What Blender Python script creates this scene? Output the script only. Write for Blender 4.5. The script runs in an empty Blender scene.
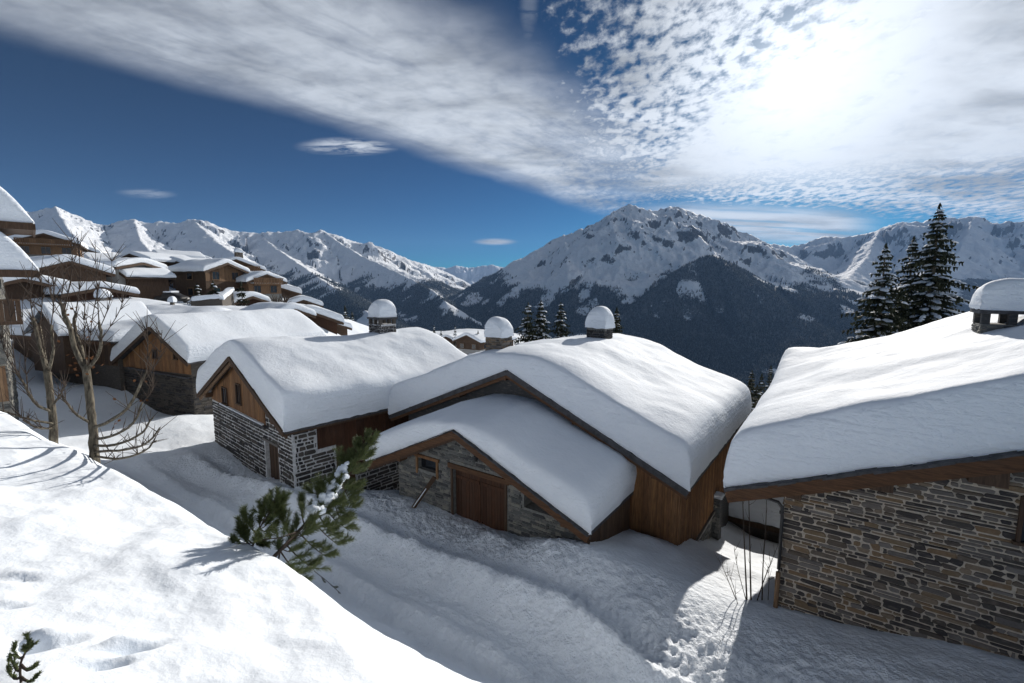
import bpy, bmesh, math, random
import numpy as np
from mathutils import Vector, noise as mnoise
random.seed(7)
PI = math.pi
rad = math.radians
SC = bpy.context.scene
COL = SC.collection
# ------------------------------------------------------------------ camera model (eye at the origin)
F = 460.0; PITCH = rad(6.5); CP, SP = math.cos(PITCH), math.sin(PITCH)
def ray(u, v):
    x = (u-512)/F; y = (341.5-v)/F
    return np.array([x, CP+y*SP, -SP+y*CP])
def pt(u, v, d): return ray(u, v)*d

# ------------------------------------------------------------------ tags
def tag(o, label=None, cat=None, group=None, kind=None):
    if label: o['label'] = label
    if cat: o['category'] = cat
    if group: o['group'] = group
    if kind: o['kind'] = kind
    return o
def empty(name, loc, rz=0.0, label=None, cat=None, group=None):
    o = bpy.data.objects.new(name, None); COL.objects.link(o)
    o.location = Vector([float(a) for a in loc]); o.rotation_euler = (0, 0, rz); o.empty_display_size = .3
    return tag(o, label, cat, group)

# ------------------------------------------------------------------ mesh builder
class MB:
    def __init__(s): s.v = []; s.f = []; s.m = []
    def add(s, vs, fs, mi=0):
        b = len(s.v); s.v += [tuple(map(float, p)) for p in vs]
        s.f += [tuple(b+i for i in f) for f in fs]; s.m += [mi]*len(fs)
    def box(s, c, size, mi=0, rot=None, jit=0.0):
        hx, hy, hz = [a/2 for a in size]; vs = []
        for z in (-hz, hz):
            for x, y in ((-hx, -hy), (hx, -hy), (hx, hy), (-hx, hy)):
                p = Vector((x, y, z))
                if jit: p += Vector((random.uniform(-jit, jit), random.uniform(-jit, jit), random.uniform(-jit, jit)))
                if rot is not None: p = rot @ p
                vs.append(p+Vector(c))
        s.add(vs, [(3, 2, 1, 0), (4, 5, 6, 7), (0, 1, 5, 4), (1, 2, 6, 5), (2, 3, 7, 6), (3, 0, 4, 7)], mi)
    def prism(s, poly, y0, y1, mi=0):           # poly: (x, z) counter-clockwise seen from -y
        n = len(poly)
        vs = [(x, y0, z) for x, z in poly]+[(x, y1, z) for x, z in poly]
        fs = [tuple(range(n)), tuple(range(2*n-1, n-1, -1))]
        fs += [(i, n+i, n+(i+1) % n, (i+1) % n) for i in range(n)]
        s.add(vs, fs, mi)
    def prismx(s, poly, x0, x1, mi=0):          # poly: (y, z)
        n = len(poly)
        vs = [(x0, y, z) for y, z in poly]+[(x1, y, z) for y, z in poly]
        fs = [tuple(range(n-1, -1, -1)), tuple(range(n, 2*n))]
        fs += [((i+1) % n, n+(i+1) % n, n+i, i) for i in range(n)]
        s.add(vs, fs, mi)
    def beam(s, p0, p1, w, h, mi=0, up=(0, 0, 1)):
        p0, p1 = Vector(p0), Vector(p1); d = (p1-p0).normalized(); u = Vector(up)
        sd = d.cross(u).normalized(); u2 = sd.cross(d).normalized()
        vs = []
        for p in (p0, p1):
            for a, b in ((-1, -1), (1, -1), (1, 1), (-1, 1)): vs.append(p+sd*(a*w/2)+u2*(b*h/2))
        s.add(vs, [(3, 2, 1, 0), (4, 5, 6, 7), (0, 1, 5, 4), (1, 2, 6, 5), (2, 3, 7, 6), (3, 0, 4, 7)], mi)
    def tube(s, pts, rs, n=7, mi=0, cap=True):
        pts = [Vector([float(a) for a in p]) for p in pts]
        if not hasattr(rs, '__len__'): rs = [rs]*len(pts)
        vs = []; ref = None
        for i, p in enumerate(pts):
            d = (pts[min(i+1, len(pts)-1)]-pts[max(i-1, 0)])
            d = d.normalized() if d.length > 1e-9 else Vector((0, 0, 1))
            if ref is None: ref = d.orthogonal().normalized()
            a = (ref-d*ref.dot(d)); a = a.normalized() if a.length > 1e-6 else d.orthogonal().normalized(); ref = a
            b = d.cross(a)
            for k in range(n):
                t = 2*PI*k/n; vs.append(p+(a*math.cos(t)+b*math.sin(t))*rs[i])
        fs = [(i*n+k, i*n+(k+1) % n, (i+1)*n+(k+1) % n, (i+1)*n+k) for i in range(len(pts)-1) for k in range(n)]
        if cap: fs += [tuple(range(n-1, -1, -1)), tuple((len(pts)-1)*n+k for k in range(n))]
        s.add(vs, fs, mi)
    def build(s, name, mats, parent=None, smooth=False, fix=True, label=None):
        me = bpy.data.meshes.new(name); me.from_pydata(s.v, [], s.f)
        if not isinstance(mats, (list, tuple)): mats = [mats]
        for m in mats: me.materials.append(m)
        me.polygons.foreach_set('material_index', s.m)
        if fix:
            bm = bmesh.new(); bm.from_mesh(me); bmesh.ops.recalc_face_normals(bm, faces=bm.faces); bm.to_mesh(me); bm.free()
        if smooth: me.polygons.foreach_set('use_smooth', [True]*len(me.polygons))
        me.update()
        o = bpy.data.objects.new(name, me); COL.objects.link(o)
        if parent: o.parent = parent
        if label: o['label'] = label
        return o

def grid_obj(name, V, nr, nc, mat, parent=None, attrs=None, smooth=True, faces=None):
    me = bpy.data.meshes.new(name)
    idx = np.arange(nr*nc).reshape(nr, nc)
    if faces is None:
        q = np.stack([idx[:-1, :-1], idx[:-1, 1:], idx[1:, 1:], idx[1:, :-1]], -1).reshape(-1, 4)
    else: q = faces
    used = np.unique(q); remap = -np.ones(nr*nc, int); remap[used] = np.arange(len(used)); q = remap[q]; V2 = V[used]
    me.vertices.add(len(V2)); me.vertices.foreach_set('co', V2.astype(np.float32).ravel())
    me.loops.add(q.size); me.loops.foreach_set('vertex_index', q.astype(np.int32).ravel())
    me.polygons.add(len(q)); me.polygons.foreach_set('loop_start', (np.arange(len(q))*4).astype(np.int32))
    me.polygons.foreach_set('use_smooth', np.ones(len(q), bool) if smooth else np.zeros(len(q), bool))
    if attrs:
        for k, a in attrs.items():
            at = me.attributes.new(k, 'FLOAT', 'POINT'); at.data.foreach_set('value', a.ravel()[used].astype(np.float32))
    me.materials.append(mat); me.update(calc_edges=True); me.validate()
    o = bpy.data.objects.new(name, me); COL.objects.link(o)
    if parent: o.parent = parent
    return o

# ------------------------------------------------------------------ vector noise
_rng = np.random.RandomState(3); _perm = _rng.permutation(4096); _g = _rng.rand(4096)*2*np.pi
_gx, _gy = np.cos(_g), np.sin(_g)
def perlin(x, y, seed=0):
    xi = np.floor(x).astype(int); yi = np.floor(y).astype(int); xf = x-xi; yf = y-yi
    u = xf*xf*xf*(xf*(xf*6-15)+10); w = yf*yf*yf*(yf*(yf*6-15)+10)
    def g(i, j, a, b):
        h = _perm[(_perm[(i+seed*57) & 4095]+j) & 4095]; return _gx[h]*a+_gy[h]*b
    a = g(xi, yi, xf, yf); b = g(xi+1, yi, xf-1, yf); c = g(xi, yi+1, xf, yf-1); d = g(xi+1, yi+1, xf-1, yf-1)
    return (a+(b-a)*u)*(1-w)+(c+(d-c)*u)*w
def fbm(x, y, o=5, seed=0, gain=.5):
    s = 0; a = 1.0; n = 0
    for k in range(o): s = s+a*perlin(x*2**k+k*17.3, y*2**k-k*9.1, seed+k); n += a; a *= gain
    return s/n*1.6
def ridged(x, y, o=5, seed=0, gain=.5):
    s = 0; a = 1.0; n = 0; w = 1.0
    for k in range(o):
        r = 1-np.abs(perlin(x*2**k+k*7.7, y*2**k+k*3.9, seed+k)*1.7); r = np.clip(r, 0, 1)**2
        s = s+a*r*w; n += a; a *= gain; w = np.clip(r*1.6, 0, 1)
    return s/n
def sstep(a, b, x): t = np.clip((x-a)/(b-a), 0, 1); return t*t*(3-2*t)

# ------------------------------------------------------------------ materials
class NT:
    def __init__(s, nt): s.nt = nt
    def n(s, t, **kw):
        nd = s.nt.nodes.new(t)
        for k, v in kw.items():
            if hasattr(nd, k): setattr(nd, k, v)
            else: nd.inputs[k.replace('_', ' ')].default_value = v
        return nd
    def L(s, a, b): s.nt.links.new(a, b)
    def m(s, op, a, b=None, c=None, clamp=False):
        nd = s.nt.nodes.new('ShaderNodeMath'); nd.operation = op; nd.use_clamp = clamp
        for i, x in enumerate((a, b, c)):
            if x is None: continue
            if isinstance(x, (int, float)): nd.inputs[i].default_value = x
            else: s.L(x, nd.inputs[i])
        return nd.outputs[0]
    def ss(s, x, a, b, lo=0., hi=1.):
        nd = s.nt.nodes.new('ShaderNodeMapRange'); nd.interpolation_type = 'SMOOTHSTEP'
        s.L(x, nd.inputs[0]); nd.inputs[1].default_value = a; nd.inputs[2].default_value = b
        nd.inputs[3].default_value = lo; nd.inputs[4].default_value = hi
        return nd.outputs[0]
    def mix(s, f, a, b):
        nd = s.nt.nodes.new('ShaderNodeMix'); nd.data_type = 'RGBA'
        for i, x in ((0, f), (6, a), (7, b)):
            if isinstance(x, (int, float)): nd.inputs[i].default_value = x
            elif isinstance(x, tuple): nd.inputs[i].default_value = (*x[:3], 1)
            else: s.L(x, nd.inputs[i])
        return nd.outputs[2]
    def mapping(s, vec, scale=(1, 1, 1), rot=(0, 0, 0), loc=(0, 0, 0)):
        nd = s.nt.nodes.new('ShaderNodeMapping'); s.L(vec, nd.inputs[0])
        nd.inputs['Scale'].default_value = scale; nd.inputs['Rotation'].default_value = rot; nd.inputs['Location'].default_value = loc
        return nd.outputs[0]
    def noise(s, vec, scale, detail=3, rough=.5, dist=0.):
        nd = s.nt.nodes.new('ShaderNodeTexNoise'); s.L(vec, nd.inputs['Vector'])
        nd.inputs['Scale'].default_value = scale; nd.inputs['Detail'].default_value = detail
        nd.inputs['Roughness'].default_value = rough; nd.inputs['Distortion'].default_value = dist
        return nd.outputs[0]
    def voro(s, vec, scale, feat='F1', rnd=1.):
        nd = s.nt.nodes.new('ShaderNodeTexVoronoi'); nd.feature = feat; s.L(vec, nd.inputs['Vector'])
        nd.inputs['Scale'].default_value = scale; nd.inputs['Randomness'].default_value = rnd
        return nd.outputs['Distance']
    def ramp(s, f, stops, interp='LINEAR'):
        nd = s.nt.nodes.new('ShaderNodeValToRGB'); s.L(f, nd.inputs[0]); cr = nd.color_ramp; cr.interpolation = interp
        while len(cr.elements) < len(stops): cr.elements.new(.5)
        for e, (p, c) in zip(cr.elements, stops): e.position = p; e.color = (*c, 1)
        return nd.outputs[0]
    def bump(s, h, strength=.5, dist=.02, normal=None):
        nd = s.nt.nodes.new('ShaderNodeBump'); s.L(h, nd.inputs['Height'])
        nd.inputs['Strength'].default_value = strength; nd.inputs['Distance'].default_value = dist
        if normal is not None: s.L(normal, nd.inputs['Normal'])
        return nd.outputs[0]
def new_mat(name, rough=.7, spec=.3):
    m = bpy.data.materials.new(name); m.use_nodes = True; nt = m.node_tree
    t = NT(nt); b = nt.nodes['Principled BSDF']; b.inputs['Roughness'].default_value = rough
    b.inputs['Specular IOR Level'].default_value = spec
    t.b = b
    def col(x):
        if isinstance(x, tuple): b.inputs['Base Color'].default_value = (*x, 1)
        else: t.L(x, b.inputs['Base Color'])
    t.col = col
    t.nrm = lambda x: t.L(x, b.inputs['Normal'])
    t.obj = nt.nodes.new('ShaderNodeTexCoord').outputs['Object']
    g = nt.nodes.new('ShaderNodeNewGeometry'); t.pos = g.outputs['Position']; t.gn = g.outputs['Normal']; t.rnd = g.outputs['Random Per Island']
    return m, t

SNOW_C = (.815, .86, .915)
def mat_snow(name, kind):
    m, t = new_mat(name, .75, .13)
    sep = t.n('ShaderNodeSeparateXYZ'); t.L(t.gn, sep.inputs[0])
    steep = t.ss(sep.outputs[2], .25, .8, 1, 0)
    n1 = t.noise(t.pos, 1.3, 4, .55); n2 = t.noise(t.pos, 9, 4, .65); n3 = t.noise(t.pos, 45, 2, .6)
    strata = t.noise(t.mapping(t.pos, (.45, .45, 6)), 1.0, 4, .55, .35)
    pits = t.noise(t.mapping(t.pos, (1, 1, 1.6)), 5.5, 3, .6, .4)
    h = t.m('ADD', t.m('MULTIPLY', n2, .35), t.m('MULTIPLY', n3, .12))
    if kind == 'roof':
        med = t.noise(t.pos, 2.6, 5, .62, .2)
        h = t.m('ADD', t.m('ADD', t.m('MULTIPLY', h, .55), t.m('MULTIPLY', med, .55)), t.m('MULTIPLY', steep, t.m('ADD', t.m('MULTIPLY', strata, 1.5), t.m('MULTIPLY', pits, 1.3))))
        t.nrm(t.bump(h, .55, .10))
    else:
        ra = t.n('ShaderNodeAttribute', attribute_name='rough').outputs['Fac']
        tr = t.m('ADD', t.m('MULTIPLY', t.noise(t.pos, 3.2, 6, .68), 1.6), t.m('ADD', t.m('MULTIPLY', t.voro(t.pos, 6.5), .55), t.m('MULTIPLY', t.voro(t.pos, 17), .25)))
        soft = t.m('ADD', t.m('MULTIPLY', h, .16), t.m('MULTIPLY', t.noise(t.pos, 1.4, 3, .5, .3), .4))
        h = t.m('ADD', soft, t.m('MULTIPLY', tr, ra))
        t.nrm(t.bump(h, .6, .17))
    c = t.mix(t.ss(n1, .3, .7), SNOW_C, (.785, .835, .895))
    t.col(c)
    return m
M = {}
M['snow'] = mat_snow('roof_snow', 'roof')
M['snow_ground'] = mat_snow('ground_snow', 'ground')

def mat_stone(name, stops, rough=.85):
    m, t = new_mat(name, rough, .25)
    c = t.ramp(t.rnd, stops, 'CONSTANT')
    n = t.noise(t.obj, 14, 5, .65); n2 = t.noise(t.mapping(t.obj, (1, 1, 4)), 5, 3)
    c = t.mix(t.ss(n, .35, .75, 0, .6), c, t.mix(.5, c, (.02, .018, .016)))
    c = t.mix(t.ss(n2, .5, .75, 0, .35), c, (.25, .21, .17))
    t.col(c); t.nrm(t.bump(t.noise(t.obj, 26, 5, .7), .7, .02)); return m
def stops_of(cols):
    return [(i/len(cols), c) for i, c in enumerate(cols)]
M['stone_warm'] = mat_stone('brown_schist', stops_of([(.15, .12, .095), (.075, .066, .06), (.20, .14, .085), (.16, .14, .125), (.06, .052, .05), (.23, .175, .125), (.115, .09, .07), (.19, .17, .155), (.09, .074, .064), (.22, .145, .085), (.14, .125, .115), (.05, .045, .045)]))
M['stone_dark'] = mat_stone('dark_schist', stops_of([(.035, .033, .034), (.06, .055, .05), (.025, .024, .026), (.09, .08, .07), (.045, .045, .05), (.07, .065, .06)]))
M['stone_grey'] = mat_stone('grey_schist', stops_of([(.11, .115, .11), (.15, .15, .14), (.085, .09, .09), (.19, .185, .17), (.06, .062, .065), (.13, .135, .13), (.24, .23, .20)]))
def mat_plain(name, c, rough=.8, var=.3, scale=8, bump=.3, spec=.3, stretch=(1, 1, 1)):
    m, t = new_mat(name, rough, spec)
    n = t.noise(t.mapping(t.obj, stretch), scale, 5, .62)
    t.col(t.mix(t.ss(n, .25, .75), tuple(a*(1-var) for a in c), tuple(min(1, a*(1+var)) for a in c)))
    if bump: t.nrm(t.bump(n, bump, .02))
    return m
M['mortar'] = mat_plain('lime_mortar', (.46, .40, .325), .95, .25, 10, .8)
M['mortar_snow'] = mat_plain('snowed_joint', (.52, .525, .53), .9, .25, 7, .9)
M['mortar_grey'] = mat_plain('grey_mortar', (.17, .17, .16), .95, .3, 9, .8)
M['concrete'] = mat_plain('render_wall', (.34, .335, .325), .9, .12, 1.2, .3)
M['slate'] = mat_plain('roof_slate', (.06, .06, .065), .7, .4, 5, .5)
M['metal'] = mat_plain('dark_metal', (.025, .024, .024), .45, .2, 20, .1, .5)
M['black'] = mat_plain('black_iron', (.012, .012, .012), .5, .2, 20, .1, .5)
def mat_wood(name, cols, axis='z', rough=.75):
    m, t = new_mat(name, rough, .25)
    sc = {'z': (9, 9, .6), 'x': (.6, 9, 9), 'y': (9, .6, 9)}[axis]
    g = t.noise(t.mapping(t.obj, sc), 3.2, 6, .65, .6)
    c = t.ramp(t.rnd, stops_of(cols))
    c = t.mix(t.ss(g, .3, .72), t.mix(.62, c, (.012, .008, .006)), c)
    w = t.noise(t.obj, 1.7, 3); c = t.mix(t.ss(w, .55, .8, 0, .5), c, t.mix(.6, c, (.06, .05, .045)))
    t.col(c); t.nrm(t.bump(g, .6, .012)); return m
M['wood_warm'] = mat_wood('larch_board', [(.30, .15, .062), (.40, .21, .09), (.22, .105, .045), (.34, .19, .09), (.26, .13, .06)])
M['wood_mid'] = mat_wood('brown_board', [(.22, .125, .068), (.28, .165, .09), (.17, .10, .055), (.25, .15, .085), (.20, .115, .065)])
M['wood_red'] = mat_wood('red_brown_board', [(.085, .036, .018), (.11, .048, .024), (.065, .028, .015), (.095, .045, .025)])
M['wood_dark'] = mat_wood('dark_board', [(.115, .068, .042), (.145, .09, .055), (.09, .055, .036)])
M['beam'] = mat_wood('timber_beam', [(.165, .085, .043), (.14, .07, .035)], 'x')
M['beam_y'] = mat_wood('timber_rafter', [(.12, .062, .034), (.15, .08, .042)], 'y')
M['wood_pale'] = mat_wood('pale_board', [(.25, .15, .085), (.20, .115, .065), (.28, .175, .10)])
m, t = new_mat('window_glass', .08, .6); t.col((.012, .014, .018)); M['glass'] = m
m, t = new_mat('bark', .9, .2)
n = t.noise(t.mapping(t.obj, (6, 6, 1.2)), 4, 5, .65); t.col(t.mix(t.ss(n, .35, .7), (.045, .038, .03), (.20, .175, .13))); t.nrm(t.bump(n, .7, .02)); M['bark'] = m
m, t = new_mat('twig_bark', .85, .2); n = t.noise(t.obj, 9, 3); t.col(t.mix(n, (.03, .022, .018), (.075, .055, .042))); M['twig'] = m
m, t = new_mat('pine_needle', .6, .3); c = t.ramp(t.rnd, stops_of([(.095, .12, .036), (.07, .095, .034), (.13, .145, .045), (.06, .08, .03)])); t.col(c); M['needle'] = m
m, t = new_mat('spruce_needle', .7, .2); c = t.ramp(t.rnd, stops_of([(.026, .033, .02), (.034, .041, .023), (.018, .025, .018), (.045, .05, .026)])); t.col(c); M['spruce'] = m
m, t = new_mat('dry_leaf', .8, .2); t.col((.16, .07, .03)); M['leaf'] = m
m, t = new_mat('sill_stone', .9); t.col((.16, .15, .14)); M['sill'] = m

# ------------------------------------------------------------------ house frame
class House:
    """local axes: x along the gable (left to right as seen), y back along the ridge, z up; origin on the ground below the gable's right rake end"""
    def __init__(s, name, ref, d, az, zb, label, cat='house', group=None):
        s.az = rad(az); s.ar = np.array([math.cos(s.az), -math.sin(s.az), 0]); s.dd = np.array([math.sin(s.az), math.cos(s.az), 0])
        s.O = pt(*ref, d); s.O[2] = zb
        s.root = empty(name, s.O, -s.az, label, cat, group)
    def loc(s, p): q = p-s.O; return np.array([q@s.ar, q@s.dd, q[2]])
    def wor(s, l): return s.O+l[0]*s.ar+l[1]*s.dd+np.array([0, 0, l[2]])
    def fl(s, u, v, y=0.):
        r = ray(u, v); k = ((s.O@s.dd)+y)/(r@s.dd); l = s.loc(r*k); return (l[0], l[2])
    def sd(s, u, v, x=0.):
        r = ray(u, v); k = ((s.O@s.ar)+x)/(r@s.ar); l = s.loc(r*k); return (l[1], l[2])
    def roof_shape(s, L, A, R): s.Lp, s.Ap, s.Rp = L, A, R
    def zr(s, x):
        (xl, zl), (xa, za), (xr, zr_) = s.Lp, s.Ap, s.Rp
        return za+(x-xa)*((za-zl)/(xa-xl)) if x < xa else za+(x-xa)*((zr_-za)/(xr-xa))

GABLE = [(0, 0), (-.03, .14), (-.05, .3), (-.05, .47), (-.04, .64), (-.01, .79), (.04, .89), (.11, .945), (.3, .974), (.8, .992), (1.4, 1.0)]
EAVE = [(0, 0), (-.05, .14), (-.08, .3), (-.08, .46), (-.05, .62), (.02, .76), (.11, .86), (.25, .925), (.5, .962), (.9, .986), (1.4, 1.0)]
def axis_pts(a, b, prof0, prof1, step, k0=1., k1=1.):
    L = b-a
    def sc(prof, k):
        mx = max(p[0] for p in prof)*k; f = min(1., .48*L/max(mx, .01)); return [(o*k*(f if o > 0 else 1), h) for o, h in prof]
    P0 = sc(prof0, k0); P1 = sc(prof1, k1)
    out = [(a+o, h) for o, h in P0]
    c0 = a+P0[-1][0]; c1 = b-P1[-1][0]; n = max(1, int((c1-c0)/step))
    out += [(c0+(c1-c0)*i/n, 1.) for i in range(1, n)]
    out += [(b-o, h) for o, h in reversed(P1)]
    return out
def snow_mesh(name, parent, zfun, x0, x1, y0, y1, T, step=.22, soft=.5, amp=.10, kx=1., ky=1., extra=None, dens=1, mat=None, seed=0, zsoft=None):
    """snow blanket over a roof: zfun(x) is the deck; steep bulging sides, rounded shoulders, soft ridge"""
    xs = axis_pts(x0, x1, EAVE, EAVE, step, kx, kx); ys = axis_pts(y0, y1, GABLE, GABLE, step, ky, ky)
    def refine(a):
        o = []
        for i in range(len(a)-1):
            o.append(a[i]); o.append(((a[i][0]+a[i+1][0])/2, (a[i][1]+a[i+1][1])/2))
        o.append(a[-1]); return o
    if dens > 1: xs, ys = refine(xs), refine(ys)
    nx, ny = len(xs), len(ys); V = np.zeros((ny, nx, 3))
    for j, (y, hy) in enumerate(ys):
        for i, (x, hx) in enumerate(xs):
            xc = min(max(x, x0), x1); h = hx*hy
            if zsoft: zs = zsoft(xc)
            else:
                zs = 0
                for k in (-2, -1, 0, 1, 2): zs += zfun(min(max(xc+soft*k*.5, x0), x1))
                zs /= 5.
            z0 = zfun(xc); z = z0*(1-h)+zs*h
            th = T(xc, y) if callable(T) else T
            th *= 1+.075*mnoise.noise(Vector((x*.42+seed*2., y*.42, 11.)))
            p = Vector((x*.45+seed*3.1, y*.45+seed, seed*1.7))
            nz = mnoise.noise(p)*amp*1.3+mnoise.noise(p*3.1)*amp*.55+mnoise.noise(p*7.)*amp*.2
            z += (th+nz*1.6)*h
            ox = mnoise.noise(Vector((y*.7+seed, h*2, x*.2)))*.10*(1-hx)*(1 if i < nx/2 else -1)*(hx > 0)
            oy = mnoise.noise(Vector((x*.7+seed, h*2.3, y*.2+5)))*.10*(1-hy)*(1 if j < ny/2 else -1)*(hy > 0)
            if 0 < hx < .9: ox += mnoise.noise(Vector((y*.5+seed, h*11, 3.)))*.035
            if 0 < hy < .9: oy += mnoise.noise(Vector((x*.5+seed, h*11, 7.)))*.035
            # ragged lower lip
            rag = mnoise.noise(Vector((x*2.7, y*2.7, seed+2.)))*.05+mnoise.noise(Vector((x*.8, y*.8, seed+4.)))*.06 if (hx == 0 or hy == 0) else 0
            if extra: z += extra(x, y)*h
            V[j, i] = (x+ox, y+oy, z+rag)
    o = grid_obj(name, V.reshape(-1, 3), ny, nx, mat or M['snow'], parent)
    return o
def roof_deck(H, y0, y1, t=.12, mat=None, name='roof'):
    L, A, R = H.Lp, H.Ap, H.Rp
    mb = MB(); mb.prism([L, (L[0], L[1]-t), (A[0], A[1]-t), (R[0], R[1]-t), R, A], y0, y1)
    return mb.build(name, mat or M['slate'], H.root)
def barge(H, roof, y=-.03, h=.24, w=.07, drop=.12, mat='beam', name='bargeboard', sides='LR'):
    for s_, P in (('L', H.Lp), ('R', H.Rp)):
        if s_ not in sides: continue
        mb = MB(); A = H.Ap
        mb.beam((P[0], y, P[1]-drop-h/2), (A[0], y+(.004 if s_ == 'L' else 0), A[1]-drop-h/2), w, h)
        o = mb.build(name, M[mat], roof)
def stones(mb, mapf, a0, a1, b0, b1, inside, hrange=(.05, .13), wrange=(.14, .5), gap=.022, prot=.035, big=.08):
    """courses of split stone; a stone that would cross an edge is trimmed or broken up"""
    def put(ca, cb, ww, hh):
        hw, hz = ww/2-gap/2, hh/2-gap/2
        if hw < .02 or hz < .012: return
        c = min(hz*.55, .035, hw*.4)
        out = [(-hw+c, -hz), (hw-c, -hz), (hw, -hz+c*.8), (hw, hz-c), (hw-c, hz), (-hw+c, hz), (-hw, hz-c*.8), (-hw, -hz+c)]
        j = min(.02, hz*.3)
        out = [(p+random.uniform(-j, j)*1.4, q+random.uniform(-j, j)*.8) for p, q in out]
        pr = random.uniform(.25, 1)*prot; k = .92; tl = random.uniform(-.012, .012)
        vs = [mapf(ca+p, cb+q, -.02) for p, q in out]+[mapf(ca+p, cb+q, pr*.65) for p, q in out]+[mapf(ca+p*k, cb+q*(k-.06), pr+tl*(1 if q > 0 else -1)) for p, q in out]
        fs = []
        for r in (0, 8): fs += [(r+i, r+(i+1) % 8, r+8+(i+1) % 8, r+8+i) for i in range(8)]
        fs.append(tuple(range(16, 24))); mb.add(vs, fs)
    def ok(ca, cb, ww, hh): return all(inside(ca+p*ww*.47, cb+q*hh*.45) for p, q in ((0, 0), (-1, -1), (1, -1), (-1, 1), (1, 1)))
    def attempt(ca, cb, ww, hh, lvl):
        if ok(ca, cb, ww, hh): put(ca, cb, ww, hh); return
        if lvl and ww > .09:
            attempt(ca-ww/4, cb, ww/2, hh, lvl-1); attempt(ca+ww/4, cb, ww/2, hh, lvl-1)
    b = b0
    while b < b1:
        h = random.uniform(*hrange); a = a0-random.uniform(0, .3)
        while a < a1:
            w = random.uniform(*wrange)*(1 if random.random() > .25 else .5); hh = h
            l, r = max(a, a0), min(a+w, a1); off = random.uniform(-.012, .012)
            if random.random() < big: hh = h*random.uniform(1.15, 1.45)
            if r-l > .03: attempt((l+r)/2, b+hh/2+off, r-l, hh, 3)
            a += w
        b += h
def planks(mb, mapf, a0, a1, topf, botf, w=.16, gap=.006, th=.025, batten=None):
    a = a0
    while a < a1-.02:
        ww = min(w*random.uniform(.8, 1.25), a1-a)
        x0, x1 = a+gap/2, a+ww-gap/2; h = th+random.uniform(-.006, .006)
        vs = []
        for k in (0.004, h):
            for x, z in ((x0, botf(x0)), (x1, botf(x1)), (x1, topf(x1)), (x0, topf(x0))): vs.append(mapf(x, z, k))
        if min(topf(x0)-botf(x0), topf(x1)-botf(x1)) > .02:
            mb.add(vs, [(3, 2, 1, 0), (4, 5, 6, 7), (0, 1, 5, 4), (1, 2, 6, 5), (2, 3, 7, 6), (3, 0, 4, 7)])
            if batten:
                xb = x1; vs = []
                for k in (h-.004, h+.03):
                    for x, z in ((xb-.025, botf(xb)), (xb+.025, botf(xb)), (xb+.025, topf(xb)), (xb-.025, topf(xb))): vs.append(mapf(x, z, k))
                mb.add(vs, [(3, 2, 1, 0), (4, 5, 6, 7), (0, 1, 5, 4), (1, 2, 6, 5), (2, 3, 7, 6), (3, 0, 4, 7)])
        a += ww
def front_map(y): return lambda a, b, h: (a, y-h, b)
def side_map(x, sgn=1): return lambda a, b, h: (x+sgn*h, a, b)
def cut(o, boxes):
    cs = []
    for c, s in boxes:
        mb = MB(); mb.box(c, s); k = mb.build('cutter', M['black'], o.parent); cs.append(k)
        md = o.modifiers.new('cut', 'BOOLEAN'); md.operation = 'DIFFERENCE'; md.solver = 'EXACT'; md.object = k
    bpy.context.view_layer.update()
    dg = bpy.context.evaluated_depsgraph_get(); me = bpy.data.meshes.new_from_object(o.evaluated_get(dg))
    o.modifiers.clear(); o.data = me
    for k in cs: bpy.data.objects.remove(k, do_unlink=True)
def window(H, x0, x1, z0, z1, y, mat_frame='beam', name='window', bars=1, deep=.05, shut=None):
    """framed window set on a wall whose outer face is at y"""
    mb = MB(); w = .07
    mb.box(((x0+x1)/2, y-.02, z1+w/2), (x1-x0+2*w, .08, w)); mb.box(((x0+x1)/2, y-.03, z0-w/2), (x1-x0+2*w+.1, .12, w))
    for x in (x0-w/2, x1+w/2): mb.box((x, y-.022, (z0+z1)/2), (w, .08, z1-z0))
    for k in range(bars):
        x = x0+(x1-x0)*(k+1)/(bars+1); mb.box((x, y-.01, (z0+z1)/2), (.04, .04, z1-z0))
    f = mb.build(name, M[mat_frame], H.root)
    g = MB(); g.box(((x0+x1)/2, y-.002, (z0+z1)/2), (x1-x0, .01, z1-z0)); g.build('pane', M['glass'], f)
    return f
def snow_cap(parent, cx, cy, z, wx, wy, T, seed=0, over=.08, dome=.25):
    x0, x1, y0, y1 = cx-wx/2-over, cx+wx/2+over, cy-wy/2-over, cy+wy/2+over
    k = min(wx, wy)*.17; lx_, ly_ = random.uniform(-.2, .2)*T/wx, random.uniform(-.2, .2)*T/wy
    return snow_mesh('snow_cap', parent, lambda x: z, x0, x1, y0, y1,
                     lambda x, y: T+lx_*(x-cx)+ly_*(y-cy)+dome*(1-min(1, abs(x-cx)/(wx/2+over))**2.4-min(1, abs(y-cy)/(wy/2+over))**2.4*.6), step=wx/12, soft=0, amp=.075, kx=k, ky=k*1.2, seed=seed)
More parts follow.
